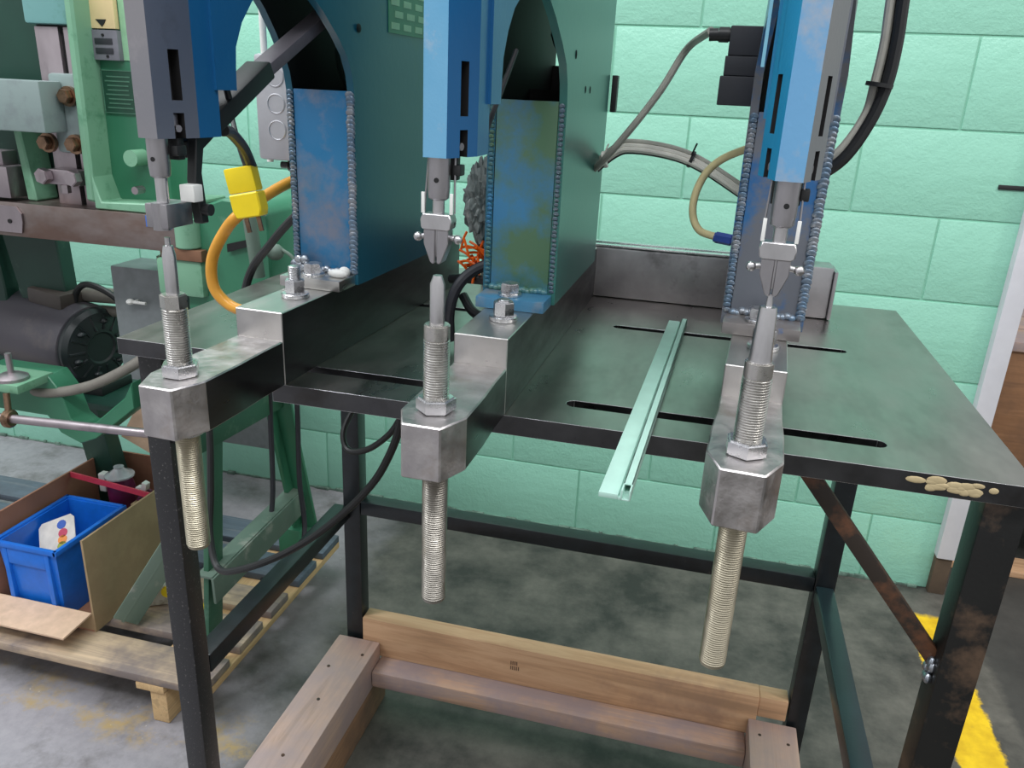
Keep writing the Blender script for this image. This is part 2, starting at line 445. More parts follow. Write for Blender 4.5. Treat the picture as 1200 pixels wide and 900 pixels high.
for c_ in range(10):
    z0 = c_ * CH
    off = -.0762 if c_ % 2 else .1315
    edges = [off + BW * k for k in range(-11, 5)]
    for a, b in zip(edges, edges[1:]):
        a2, b2 = max(a, -4.55), min(b, .732)
        if b2 - a2 < .03: continue
        o = bpy.data.objects.new('concrete_block', block_mesh(b2 - a2 - .005)); COL.objects.link(o)
        o.parent = wall
        o.location = ((a2 + b2) / 2, WY + random.uniform(-.0006, .0006), z0 + .0025)

t = MB(); t.box((.722, WY - .03, .115), (.768, WY + .13, 2.45), .003)
o = t.build('trim_1', MT['trim']); o['kind'] = 'structure'
t = MB(); t.box((.724, WY - .022, 0), (.766, WY + .13, .115), .002)
o = t.build('trim_2', plain('rusty_post_foot', (84, 70, 56), .7)); o['kind'] = 'structure'
t = MB(); t.box((-4.6, WY - .004, 0), (.70, WY + .002, .005), 0)
for k in range(160):
    x = random.uniform(-4.5, .68); t.box((x, WY - .006 - random.random() * .006, 0), (x + random.uniform(.01, .05), WY, random.uniform(.004, .011)), .001)
o = t.build('baseboard_back', plain('flaking_paint_edge', (96, 120, 108), .8, var=.5, scale=30)); o['kind'] = 'structure'

t = MB(); t.box((.78, 4.2, 0), (6, 4.35, 2.45))
o = t.build('wall_far', plain('far_wall_paint', (150, 168, 160), .6)); o['kind'] = 'structure'
# slit in the wall at the right: a black block stands for the hole
t = MB(); t.box((.655, WY - .004, 1.098), (.725, WY + .004, 1.109), .002)
tag(t.build('wall_slit', MT['blk']), 'small black slit in the mint wall near the white post', 'clip')

# ------------------------------------------------------------------ bench
TZ = .970
bench = thing('work_bench', (0, 0, 0), 'steel work bench with slotted blued top and black tubular legs', 'table')
XL, XR = -.666, .303
tb = MB()
tb.prism([(-.42, .702), (XR, .702), (XR, 1.331), (XL, 1.331), (XL, .775), (-.42, .775)], TZ - .020, TZ)
top = tb.build('table_top', MT['table'], bench, 30)
cut = MB()
for x0, x1, y0, y1 in ((-.117, .189, .748, .766), (-.45, -.178, .748, .766), (-.109, .195, 1.056, 1.071), (-.45, -.185, 1.056, 1.071)):
    cut.box((x0 + .006, y0, TZ - .05), (x1 - .006, y1, TZ + .05))
    r = (y1 - y0) / 2
    cut.cyl((x0 + .008, y0 + r, TZ - .05), (x0 + .008, y0 + r, TZ + .05), r * .98, seg=14)
    cut.cyl((x1 - .008, y0 + r, TZ - .05), (x1 - .008, y0 + r, TZ + .05), r * .98, seg=14)
co = cut.build('slot_cutter', MT['dark'])


def carve(o, cutter):
    m = o.modifiers.new('b', 'BOOLEAN'); m.operation = 'DIFFERENCE'; m.object = cutter; m.solver = 'EXACT'; m.material_mode = 'TRANSFER'
    try: m.use_self = True
    except Exception: pass
    bpy.context.view_layer.update()
    dg = bpy.context.evaluated_depsgraph_get()
    me = bpy.data.meshes.new_from_object(o.evaluated_get(dg))
    o.modifiers.clear(); o.data = me
    me.polygons.foreach_set('use_smooth', [False] * len(me.polygons))
    bpy.data.objects.remove(cutter)


carve(top, co)
top.data.materials.append(MT['zinc']); top.data.materials.append(MT['scale'])
for p in top.data.polygons:
    if abs(p.normal.z) < .5: p.material_index = len(top.data.materials) - 1
bv = top.modifiers.new('edge', 'BEVEL'); bv.width = .0016; bv.segments = 2; bv.limit_method = 'ANGLE'; bv.angle_limit = math.radians(40); bv.material = len(top.data.materials) - 2
# chipped cream paint on the front edge
t = MB()
for k in range(16):
    x = .205 + .052 * random.random(); z = TZ - .010 + random.uniform(-.004, .005)
    t.ell((x, .7018, z), (random.uniform(.004, .009), .0006, random.uniform(.002, .004)), seg=8)
t.ell((.268, .7018, TZ - .008), (.004, .0006, .003), seg=8)
t.build('paint_chip', plain('cream_filler', (186, 168, 130), .7), bench)


def tubeleg(x0, y0, x1, y1, z1, mat):
    m = MB(); m.box((x0, y0, 0), (x1, y1, z1), .003); return m.build('leg', mat, bench)


tubeleg(-.655, .792, -.622, .825, TZ - .0205, MT['legspeck'])
tubeleg(.268, .712, .304, .748, TZ - .0205, MT['legrust'])
tubeleg(-.634, 1.295, -.598, 1.330, TZ - .0205, MT['frame'])
tubeleg(.260, 1.295, .295, 1.330, TZ - .0205, MT['frame'])
m = MB(); m.box((-.597, 1.296, .462), (.2595, 1.329, .491), .002); m.build('rail', MT['frame'], bench)
m = MB(); m.box((-.652, .826, .448), (-.622, 1.2945, .480), .003); m.build('rail', MT['frame'], bench)
m = MB(); m.box((.262, .749, .447), (.292, 1.2945, .478), .003); m.build('rail', MT['railside'], bench)
m = MB(); bar_between(m, (.116, .735, TZ - .022), (.280, .735, .748), .013, .016, bev=.002); m.build('brace', MT['brace'], bench)
m = MB()
for k in range(7): m.ell((.266 + random.uniform(-.002, .002), .728 + random.uniform(-.006, .006), .750 + random.uniform(-.012, .012)), (.0045, .005, .006), seg=8)
m.build('weld_bead', MT['weld'], bench)
m = MB(); m.ell((-.619, .80, .86), (.012, .012, .012)); m.cyl((-.625, .80, .86), (-.605, .80, .86), .007); m.cyl((-.622, .80, .835), (-.606, .80, .835), .006)
m.build('leg_knob', MT['blk'], bench)

# back stop beam across the bench
bs = thing('back_stop_beam', (0, 0, TZ), 'square grey steel beam lying across the back of the bench', 'beam')
m = MB(); m.box((-.345, 1.224, 0.001), (.186, 1.272, .077), .003); m.build('beam_body', MT['beam'], bs)
m = MB(); m.box((-.345, 1.228, .0785), (.150, 1.244, .0815), .001); m.box((-.345, 1.249, .0785), (.152, 1.262, .083), .001); m.build('top_strip', MT['zinc'], bs)
m = MB(); m.box((.1865, 1.220, .001), (.1915, 1.276, .072), .001); m.build('end_plate', MT['beam'], bs)

# mint channel rail resting on the bench
rl = thing('channel_rail', (-.0345, .84, TZ), 'long mint aluminium channel strip lying loose between the middle and right presses', 'rail', rz=math.atan2(-.021, .54))
m = MB(); L0, L1 = -.276, .268
m.box((-.012, L0, .0005), (.0035, L1, .005), .0006)
m.build('flat_flange', MT['mintali'], rl)
m = MB()
m.box((.0035, L0, .0005), (.0055, L1, .003), .0003)
m.box((.0055, L0, .0005), (.0068, L1, .0095), .0003); m.box((.0118, L0, .0005), (.0131, L1, .0095), .0003)
m.box((.0055, L0, .0005), (.0131, L1, .0018), .0003); m.box((.0055, L0 + .012, .0083), (.0131, L1, .0095), .0003)
m.build('hollow_channel', MT['mintali'], rl)

# ------------------------------------------------------------------ presses
HEAD = [(-.009, -.010), (.009, -.010), (.021, .026), (.021, .055), (-.021, .055), (-.021, .026)]


def half_x(y):
    if y < .11: return .0235
    if y > .25: return .041
    return .0235 + (y - .11) / .14 * .0175


def side_plate(s):
    inner = [(.078, .287), (.079, .305), (.081, .322), (.092, .342), (.109, .360), (.135, .380), (.160, .388), (.185, .380), (.210, .362),
             (.232, .342), (.248, .324), (.258, .306), (.262, .288), (.262, .20), (.262, .0785)]
    outer = [(.050, .287), (.050, .305), (.050, .33), (.050, .38), (.050, .45), (.050, .62), (.15, .62), (.25, .62), (.35, .62),
             (.545, .62), (.543, .50), (.540, .40), (.537, .30), (.533, .20), (.53, .0785)]
    t = bmesh.new(); R = []
    for pts in (inner, outer):
        for d in (0, .008):
            R.append([t.verts.new((s * (half_x(y) - d), y, z)) for y, z in pts])
    io, ii, oo, oi = R; k = len(inner)
    for i in range(k - 1):
        for q in ((io[i], io[i + 1], oo[i + 1], oo[i]), (ii[i], oi[i], oi[i + 1], ii[i + 1]), (io[i], ii[i], ii[i + 1], io[i + 1]), (oo[i], oo[i + 1], oi[i + 1], oi[i])): t.faces.new(q)
    for i in (0, k - 1): t.faces.new((io[i], oo[i], oi[i], ii[i]))
    mb = MB(); mb._add(t); return mb


def weld(x, y, z0, z1, nrip=44, r=.0042):
    """a stacked weld: thin tilted crescents lapped over one another"""
    mb = MB()
    for k in range(nrip):
        z = z0 + (z1 - z0) * k / (nrip - 1) + random.uniform(-.0006, .0006)
        rr = r * random.uniform(.92, 1.1)
        mb.ell((x + random.uniform(-.0005, .0005), y + .0008, z), (rr * 1.15, rr * .34, rr * 1.0), seg=10, rot=Matrix.Rotation(.45, 3, 'X'))
    return mb


def press(idx, x, y, rz, label, M3):
    P = thing('bench_press', (x, y, TZ), label, 'press', rz, 'three presses bolted in a row on the bench')
    # base bar: one stepped bar with a swollen nose
    m = MB()
    m.prism([(-.0165, -.035), (.0165, -.035), (.0285, -.006), (.0285, .045), (.0268, .085), (.0268, .122), (-.0268, .122), (-.0268, .085), (-.0285, .045), (-.0285, -.006)], 0.0003, .048, 'xy', bev=.0012)
    o = m.build('bar_nose', [MT['nose'], MT['scale']], P, 30)
    for p in o.data.polygons:
        if abs(p.normal.x) > .9 and p.center.y > .0: p.material_index = 1
    m = MB(); m.prism([(.1222, .0003), (.642, .0003), (.642, .0775), (.1222, .0775)], -.0268, .0268, 'yz', bev=.0008)
    o = m.build('bar_step', [MT['steel'], MT['scale']], P, 30)
    for p in o.data.polygons:
        if abs(p.normal.x) > .9: p.material_index = 1
    # threaded rod, nut, washer, anvil
    zb = {1: -.126, 2: -.135, 3: -.146}[idx]
    m = MB(); threads(m, 0, 0, .0485, .109, .0108); m.cyl((0, 0, .047), (0, 0, .110), .0098)
    m.cyl((0, 0, .109), (0, 0, .122), .0105 if idx > 1 else .0112, seg=28 if idx > 1 else 6, bev=.001)
    rod = m.build('threaded_rod', MT['rod'], P, 30)
    m = MB(); threads(m, 0, 0, zb + .003, -.0012, .0110, .0021, .0006 if idx == 3 else .0008); m.cyl((0, 0, zb), (0, 0, -.0012), .0102, bev=.0008)
    m.build('rod_tail', MT['rodgrey'] if idx == 2 else MT['rodpale'], P, 30)
    m = MB(); hexhead(m, (0, 0, .0485), .0285, .012, rot=.25 + idx * .3); m.build('hex_nut', MT['zinc'], rod, 30)
    m = MB(); m.lathe([(.0115, -.009), (.0155, -.007), (.0155, -.001), (.0115, -.0005)], seg=24); m.build('lock_washer', MT['zinc'], P, 30)
    m = MB()
    if idx == 1: m.lathe([(.0056, .122), (.0056, .155), (.0040, .163), (.0025, .1632), (.0022, .1635), (.0022, .170)], seg=24)
    elif idx == 2: m.lathe([(.0060, .122), (.0060, .154), (.0036, .161)], seg=24)
    else: m.lathe([(.0085, .122), (.0080, .126), (.0064, .160), (.0058, .1625), (.0024, .163), (.0016, .172)], seg=24)
    m.build('anvil_pin', MT['pin'], P, 30)
    # foot plate, column
    m = MB(); m.box((-.0375, .223, .0777), (.0375, .262, .0898), .0012); m.build('foot_plate', [M3['foot']], P, 30)
    m = MB(); m.box((-.0325, .262, .0898), (.0325, .270, .289), .001); m.build('front_plate', M3['front'], P, 30)
    for s in (-1, 1):
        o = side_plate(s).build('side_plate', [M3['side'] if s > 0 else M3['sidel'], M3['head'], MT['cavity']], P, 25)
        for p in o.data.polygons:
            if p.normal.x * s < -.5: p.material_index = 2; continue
            if p.center.y < .10 and p.center.z > .28: p.material_index = 1
        if idx == 3 and s > 0: o.data.materials[1] = MT['bare']
    m = MB(); m.box((-.0328, .520, .08), (.0328, .528, .330)); m.box((-.0150, .075, .42), (.0150, .52, .43)); m.build('back_plate', MT['dark'], P, 0)  # black colour paints in the shade of the hollow column
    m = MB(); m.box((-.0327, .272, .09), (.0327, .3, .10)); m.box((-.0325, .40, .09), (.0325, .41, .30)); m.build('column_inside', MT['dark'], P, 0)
    for s in (-1, 1):
        weld(s * .0365, .2605, .093, .285, 42, (.0046 if s > 0 else .0036) if idx != 2 else .0026).build('weld_bead', M3['weldr'] if s > 0 else M3['weldl'], P, 60)
    m = MB()
    for k in range(14): m.ell((-.03 + k * .0045, .262, .0915 + random.uniform(-.001, .002)), (.005, .005, .004), seg=8)
    m.build('foot_weld', M3['footweld'], P, 60)
    # bolts
    m = MB(); m.lathe([(.0145, .0778), (.0148, .079), (.0148, .0815), (.0138, .0822)], (.004, .187, 0)); m.build('washer', MT['zinc'], P, 30)
    m = MB(); hexhead(m, (.004, .187, .0824), .0195, .0145, rot=.5 + idx)
    if idx == 1: threads(m, .004, .187, .095, .112, .0068, .0018, .0009, 18)
    elif idx == 2: m.lathe([(.0068, .094), (.0068, .0985), (.0058, .0992)], (.004, .187, 0), 18)
    else: threads(m, .004, .187, .095, .106, .0068, .0018, .0009, 18)
    m.build('hex_bolt', MT['zinc'], P, 30)
    bx = -.004 if idx != 3 else -.004
    m = MB(); m.lathe([(.0125, .0900), (.0128, .0905), (.0128, .0925), (.0118, .093)], (bx, .240, 0)); hexhead(m, (bx, .240, .093), .0185, .011, rot=.3 + idx); m.build('hex_bolt', MT['zinc'], P, 30)
    if idx == 1:
        m = MB(); m.ell((.026, .243, .094), (.013, .007, .005)); m.ell((.032, .246, .096), (.007, .006, .006)); m.build('weld_spatter', MT['white'], P, 60)
        m = MB()
        for k in range(7): m.ell((-.030 + random.uniform(-.006, .012), .250, .095 + random.uniform(0, .012)), (.006, .005, .005), seg=8)
        m.build('weld_spatter', MT['weld'], P, 60)
    # head
    m = MB()
    m.prism(HEAD, .2495, .62, 'xy')
    hd = m.build('press_head', [M3['head']], P, 25)
    cm_ = MB()
    for s in (-1, 1):
        nrm = Vector((s * .036, -.012, 0)).normalized(); mid = Vector((s * .0155, .0095, 0)); tan = Vector((nrm.y, -nrm.x, 0))
        mm = Matrix((tan, nrm, Vector((0, 0, 1)))).transposed().to_4x4(); mm.translation = mid
        cm_.box((-.0048, -.013, .2785), (.0048, .01, .316), mat=mm); cm_.box((-.0048, -.013, .2400), (.0048, .01, .269), mat=mm)
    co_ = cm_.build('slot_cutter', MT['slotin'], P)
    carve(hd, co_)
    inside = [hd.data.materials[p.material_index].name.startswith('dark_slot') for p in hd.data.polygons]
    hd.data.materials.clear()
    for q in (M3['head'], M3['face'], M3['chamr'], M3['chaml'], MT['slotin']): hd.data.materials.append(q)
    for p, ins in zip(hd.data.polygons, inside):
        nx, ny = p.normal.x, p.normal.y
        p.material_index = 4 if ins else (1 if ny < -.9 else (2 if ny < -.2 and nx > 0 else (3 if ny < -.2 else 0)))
    for s in (-1, 1):
        m = MB(); nrm = Vector((s * .036, -.012, 0)).normalized(); mid = Vector((s * .0155, .0095, 0)); tan = Vector((nrm.y, -nrm.x, 0))
        mm = Matrix((tan, nrm, Vector((0, 0, 1)))).transposed().to_4x4(); mm.translation = mid
        if idx == 3 and s < 0: m.box((-.0036, -.011, .252), (.0036, -.004, .315), mat=mm)
        m.box((-.0030, -.011, .256), (.0030, -.006, .268), .0005, mat=mm); m.cyl(mm @ Vector((0, -.011, .257)), mm @ Vector((0, -.0015, .257)), .0028, seg=12)
        m.build('slide_key', MT['bare'] if idx == 3 and s < 0 else MT['ram'], P, 30)
    # ram and tooling
    m = MB(); m.lathe([(.0085, .30), (.0085, .228), (.0078, .220), (.0058, .2185)][::-1], seg=28)
    ram = m.build('ram', MT['ram'], P, 30)
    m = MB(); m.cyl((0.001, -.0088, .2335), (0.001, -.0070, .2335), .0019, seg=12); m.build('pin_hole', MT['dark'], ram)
    m = MB(); m.lathe([(.0040, .176), (.0046, .188), (.0046, .219)], seg=20)
    if idx == 1: m.lathe([(.0050, .19), (.0050, .2185)], seg=20)
    m.build('punch_rod', MT['pin'], P, 30)
    m = MB(); m.box((-.010, .012, .232), (.010, .020, .2495), .001); m.box((.009, .004, .236), (.015, .016, .244), .001); m.build('return_block', MT['blk'], P, 30)
    if idx == 1:
        m = MB(); m.box((-.0105, -.010, .179), (.0105, .022, .1985), .0012); m.cyl((0, -.0045, .177), (0, -.0045, .199), .0068)
        m.build('punch_holder', MT['ram'], P, 30)
        m = MB(); m.prism([(.030, .178), (.040, .178), (.036, .22), (.046, .26), (.034, .26), (.026, .215)], .004, .013, 'yz', bev=.001)
        m.cyl((.004, .034, .190), (.020, .034, .190), .005); m.build('return_arm', MT['blk'], P, 30)
        m = MB(); m.box((.004, .016, .198), (.018, .028, .212), .001); m.build('guide_block', MT['white'], P, 30)
    else:
        m = MB()
        m.prism([(-.0125, .204), (-.0108, .2085), (.0108, .2085), (.0125, .204), (.0118, .198), (.0095, .1965), (-.0095, .1965), (-.0118, .198)], -.0065, .0065, 'xz', bev=.0007)
        m.build('jaw_collar', MT['pin'], P, 30)
        for s in (-1, 1):
            m = MB(); m.prism([(s * .0006, .197), (s * .0098, .197), (s * .0098, .186), (s * .0045, .172), (s * .0022, .1705), (s * .0006, .172)], -.0058, .0058, 'xz', bev=.0006)
            m.build('jaw', MT['ram'], P, 30)
            m = MB(); m.cyl((s * .009, 0, .191), (s * .0155, 0, .190), .0022, seg=12); m.ell((s * .0160, -.001, .190), (.0036, .0036, .0036), seg=14); m.build('ball_knob', MT['pin'], P, 60)
            m = MB(); m.box((s * .0112 - .0013, -.004, .2085), (s * .0112 + .0013, -.0025, .224), .0004); m.build('spring_strip', MT['white'], P, 30)
            m = MB(); m.cyl((s * .0120, .002, .2085), (s * .0105, .006, .2495), .0008, seg=8); m.build('spring_wire', MT['ram'], P, 30)
    return P


press1 = press(1, -.436, .580, math.radians(-2.6), 'left press on the bench, rubbed blue with a nameplate on its side',
               dict(foot=MT['steel'], front=MT['blue1'], side=MT['side1'], sidel=MT['side1'], footweld=MT['weld'], head=MT['head2'], face=MT['bare'], chamr=MT['grey1'], chaml=MT['grey1'], weldr=MT['weldblue'], weldl=MT['weldblue']))
press2 = press(2, -.198, .580, math.radians(-1.0), 'middle press on the bench, blue with olive green stains on its column',
               dict(foot=blue('foot_plate_blue', (58, 116, 152), (78, 130, 160), (120, 130, 138), .5, .65, 20, 2.0), front=MT['blue2'], side=MT['side2'], sidel=MT['side1'], footweld=MT['blue2'], head=MT['head2'], face=MT['face2'], chamr=MT['head2'], chaml=MT['head2'], weldr=MT['weldgrey'], weldl=MT['blue2']))
press3 = press(3, .049, .580, math.radians(-3.8), 'right press on the bench, bare grey right chamfer and heavy column welds',
               dict(foot=blue('foot_plate_bare', (128, 122, 122), (140, 136, 134), (40, 104, 168), .58, .66, 22, 5.0, metal=.5), front=MT['blue3'], side=MT['blue3'], sidel=MT['blue3'], footweld=MT['weldblue'], head=MT['head3'], face=MT['face3'], chamr=MT['bare'], chaml=MT['head3'], weldr=MT['weldblue'], weldl=MT['weldblue']))

# press 1: nameplate with cells on the right side plate, hole
m = MB(); m.box((.0410, .349, .353), (.0422, .455, .42)); npl = m.build('nameplate', MT['tagg'], press1, 0)
m = MB()
for r_ in range(5):
    for c_ in range(3):
        y0 = .355 + c_ * .034 + (.010 if r_ % 2 else 0); z0 = .3575 + r_ * .0125
        m.box((.0422, y0, z0), (.0426, min(y0 + .022, .452), z0 + .007))
m.build('nameplate_cell', MT['taglt'], npl, 0)
m = MB(); m.ell((.0412, .276, .352), (.0008, .0055, .0045), seg=12); m.build('bolt_hole', MT['dark'], press1)
m = MB(); m.ell((.0412, .292, .335), (.0008, .0022, .0045), seg=8); m.ell((.0412, .36, .302), (.0008, .002, .004), seg=8); m.ell((.0412, .39, .302), (.0008, .002, .004), seg=8); m.build('bolt_hole', MT['dark'], press2)
# press 1: toggle lever through the throat, ratchet and hoses
m = MB(); bar_between(m, (.012, .285, .376), (.002, .135, .298), .022, .011, bev=.0015); m.build('toggle_lever', plain('grey_lever', (96, 92, 98), .45), press1)
m = MB(); bar_between(m, (.002, .150, .306), (.000, .058, .256), .026, .016, bev=.002); m.build('lever_clevis', MT['blk'], press1)
m = MB(); m.prism([(.030, .246), (.060, .252), (.085, .275), (.080, .262), (.070, .250), (.060, .244), (.045, .236), (.030, .232)], -.006, .006, 'yz', bev=.001); m.build('ratchet_arm', MT['blk'], press1)
m = MB(); m.cyl((.010, .085, .28), (.008, .060, .37), .003, seg=10); m.build('link_rod', MT['blk'], press1)
m = MB(); m.ell((.0, .36, .33), (.02, .05, .05), seg=16); m.build('air_cylinder', plain('dark_green_cylinder', (30, 52, 46), .5), press1)
m = MB(); m.cyl((.012, .058, .25), (.018, .140, .330), .0022, seg=10); m.build('link_rod', MT['blk'], press2)
m = MB(); bar_between(m, (0, .065, .335), (0, .15, .40), .026, .03, bev=.004); m.build('toggle_lever', plain('dark_toggle', (54, 48, 46), .5), press2)
m = MB(); m.tube([(-.005, .40, .36), (.01, .36, .345), (.03, .30, .35)], .006); m.tube([(.02, .42, .30), (.015, .40, .35), (.0, .38, .40)], .006); m.build('air_line', MT['blk'], press2)
m = MB(); m.box((.0425, .545, .276), (.050, .56, .322), .001); m.build('side_bracket', MT['blk'], press2)
# press 3: edge strip on left of head, side bulges
m = MB(); m.box((-.0290, .012, .320), (-.0268, .0145, .62)); m.build('edge_strip', plain('pale_blue_strip', (120, 176, 196), .5), press3)

# electrical box on the left press
eb = thing('junction_box', (-.516, .905, TZ), 'grey metal junction box with round knockouts fixed to the left press', 'box')
m = MB(); m.box((-.024, 0, .205), (.046, .045, .325), .005); m.build('box_body', MT['ebox'], eb)
for z in (.294, .268, .238, .213 + .012):
    pass
for z in (.300, .270, .240):
    m = MB(); m.lathe([(.0115, -.0004), (.0118, .0006), (.0106, .0010), (.0100, .0002)], (.003, 0, z), axis=(0, -1, 0)); m.build('knockout', MT['ebox'], eb)
m = MB(); m.cyl((-.026, .03, .20), (-.026, .03, .62), .004); m.build('conduit', MT['white'], eb)
m = MB(); m.cyl((.006, .02, .198), (.03, .02, .198), .007); m.cyl((-.002, .015, .199), (.008, .015, .199), .004); m.build('cable_gland', MT['blk'], eb)
m = MB(); m.box((.018, .01, .14), (.034, .03, .180), .003); m.build('fitting', MT['white'], eb)

# ------------------------------------------------------------------ cables, hoses, small fittings on the bench
m = MB(); m.tube([(-.474, .93, 1.163), (-.490, .868, 1.150), (-.504, .80, 1.126), (-.528, .80, 1.101), (-.545, .80, 1.070), (-.546, .80, 1.040), (-.532, .80, 1.022), (-.508, .80, 1.014), (-.47, .82, 1.008)], .0065, 12)
tag(m.build('air_hose', MT['amber']), 'amber hose looping beside the left press down to its base', 'hose')
yp = thing('yellow_plug', (-.484, .782, 1.152), 'bright yellow two-pin plug hanging beside the left press', 'plug')
yp.rotation_euler = (0, math.radians(-12), 0)
m = MB(); m.box((-.017, -.007, .0005), (.017, .007, .027), .002); m.build('plug_cap', MT['yellow'], yp)
m = MB(); m.prism([(-.0175, 0), (.0175, 0), (.0175, -.018), (.0145, -.026), (-.0145, -.026), (-.0175, -.018)], -.0085, .0085, 'xz', bev=.0015); m.build('plug_body', MT['yellow'], yp)
for x in (-.008, .007):
    m = MB(); m.box((x - .0025, -.001, -.042), (x + .0025, .001, -.026), .0003); m.build('pin', MT['brassbolt'], yp)
m = MB(); m.tube([(-.484, .785, 1.178), (-.494, .79, 1.200), (-.520, .82, 1.235), (-.53, .84, 1.262)], .0028)
tag(m.build('plug_lead', MT['blk']), 'thin black lead running up from the yellow plug', 'cable')
m = MB(); m.tube([(-.478, .786, 1.180), (-.470, .76, 1.200), (-.452, .71, 1.218), (-.437, .675, 1.222)], .0055)
tag(m.build('black_hose', MT['blk']), 'thick black hose running from the yellow plug up to the left press lever', 'hose')
m = MB(); m.tube([(-.560, 1.10, 1.112), (-.614, 1.10, 1.064), (-.649, 1.10, 1.026), (-.680, 1.10, .988), (-.697, 1.10, .94), (-.705, 1.10, .86)], .0065)
tag(m.build('black_hose', MT['blk']), 'black hose slanting behind the amber loop at the left press', 'hose')

m = MB(); m.tube([(-.022, .93, 1.335), (-.048, 1.0, 1.320), (-.072, 1.0, 1.276), (-.102, 1.0, 1.232), (-.134, 1.02, 1.193), (-.165, 1.09, 1.165)], .0042)
tag(m.build('sensor_cable', MT['greycable']), 'grey cable arching down from the black connector to the middle press', 'cable')
cb = thing('cable_bundle', (-.1, 1.08, 1.18), 'bundle of grey and black cables looping between middle and right presses', 'cable')
pts = [(-.165, 1.09, 1.166), (-.126, 1.06, 1.201), (-.100, 1.05, 1.208), (-.052, 1.05, 1.203), (-.014, 1.05, 1.190), (.035, 1.03, 1.165)]
for k, (dx, dz, mt) in enumerate(((0, 0.001, 'palecable'), (.0, .006, 'greycable'), (.002, -.006, 'blk'), (-.003, -.0035, 'palecable'))):
    m = MB(); m.tube([(p[0] + .1, p[1] - 1.08 + dx * 2 + (.003 * (k % 2)), p[2] - 1.18 + dz) for p in pts], .0034, 8); m.build('cable', MT[mt], cb)
for (x, z) in ((-.138, 1.190), (-.030, 1.197)):
    m = MB()
    m.lathe([(.0095, -.002), (.0105, -.002), (.0105, .002), (.0095, .002)], (x + .1, 1.055 - 1.08, z - 1.18), axis=(1, 0, .3 if x < -.1 else -.35)); m.cyl((x + .1, -.036, z - 1.174), (x + .105, -.038, z - 1.160), .0012, seg=6)
    m.build('cable_tie', MT['blk'] if x > -.1 else MT['palecable'], cb)
m = MB(); m.tube([(.040, .96, 1.222), (.010, .975, 1.207), (-.008, .98, 1.190), (-.018, .98, 1.166), (-.019, .98, 1.141), (-.009, .98, 1.122), (.012, .98, 1.1155)], .0045, 12)
tag(m.build('air_hose', MT['straw']), 'straw coloured tube curling into a blue fitting on the right press', 'hose')
m = MB(); m.cyl((.010, .98, 1.1155), (.030, .975, 1.114), .0068, seg=6, bev=.001); m.cyl((.009, .98, 1.1155), (.014, .979, 1.115), .0056)
tag(m.build('push_fitting', MT['bluefit']), 'small blue push fitting at the left side of the right press', 'fitting')
bc = thing('coil_connector', (.008, .92, TZ), 'black rectangular coil connector on the left side of the right press', 'connector')
m = MB(); m.box((-.010, -.015, .341), (.026, .018, .369), .0015); m.build('upper_block', MT['blkp'], bc)
m = MB(); m.box((-.012, -.016, .322), (.026, .019, .3405), .001); m.build('middle_block', MT['blkp'], bc)
m = MB(); m.box((-.015, -.018, .293), (.026, .02, .3215), .0015); m.build('lower_block', MT['blkp'], bc)
m = MB(); m.cyl((-.010, 0, .361), (-.022, 0, .361), .0075, bev=.001); m.cyl((-.022, 0, .361), (-.031, 0, .3605), .0062); m.build('gland_nut', MT['blk'], bc)
m = MB(); m.prism([(-.03, .285), (.03, .285), (.03, .45), (-.03, .45)], .0265, .034, 'yz'); m.build('mount_plate', MT['dark'], bc)
hb = thing('hose_bundle', (.15, .95, 1.27), 'black and grey hoses hanging down right of the right press', 'hose')
pts = [(.158, .955, 1.46), (.160, .955, 1.375), (.162, .955, 1.331), (.160, .955, 1.290), (.151, .955, 1.251), (.132, .955, 1.214), (.105, .96, 1.19)]
for dx, r_, mt in ((0.002, .0065, 'blk'), (-.009, .005, 'greycable'), (-.005, .0045, 'blk')):
    m = MB(); m.tube([(p[0] - .15 + dx * (1 if i < 4 else .4), p[1] - .95 + (.006 if dx < 0 else 0) + (.004 if mt == 'blk' and dx < 0 else 0), p[2] - 1.27 + (.008 if dx < -.006 and i > 3 else 0)) for i, p in enumerate(pts)], r_, 10); m.build('hose', MT[mt], hb)
m = MB(); m.lathe([(.0125, -.002), (.0138, -.002), (.0138, .002), (.0125, .002)], (.005, .006, .020), axis=(.12, 0, 1)); m.build('cable_tie', MT['blk'], hb)

# behind the middle press: crumpled bag and orange sleeve, dark hoses
bgm = bmesh.new(); bmesh.ops.create_icosphere(bgm, subdivisions=4, radius=1)
for v in bgm.verts:
    k = 1 + .22 * math.sin(v.co.x * 9 + v.co.z * 13) * math.sin(v.co.y * 11) + random.uniform(-.10, .10)
    v.co = Vector((v.co.x * .020 * k, v.co.y * .022 * k, v.co.z * .046 * k))
m = MB(); m._add(bgm, 0, Matrix.Translation((-.262, .93, 1.142)))
bagm = plain('grey_plastic_film', (120, 128, 126), .12, var=.5, scale=70)
tag(m.build('plastic_bag', bagm, None, 0), 'crumpled glossy grey plastic bag behind the middle press', 'bag')
m = MB()
for k in range(26):
    a = Vector((-.272 + random.uniform(-.014, .016), .925 + random.uniform(-.012, .012), 1.078 + random.uniform(-.022, .024)))
    d = Vector((random.uniform(-.3, 1), random.uniform(-.4, .4), random.uniform(-.9, .2))).normalized() * .012
    m.tube([a - d, a + Vector((0, -.002, .003)), a + d], .0017, 6, res=3)
o = tag(m.build('orange_netting', MT['orange']), 'tangle of orange strands below the bag behind the middle press', 'netting', kind='stuff')
m = MB(); m.tube([(-.222, .90, 1.082), (-.255, .89, 1.070), (-.275, .88, 1.050), (-.285, .88, 1.018), (-.287, .89, .980)], .0065)
tag(m.build('dark_hose', MT['blkp']), 'dark hose bending down left of the middle press foot', 'hose')
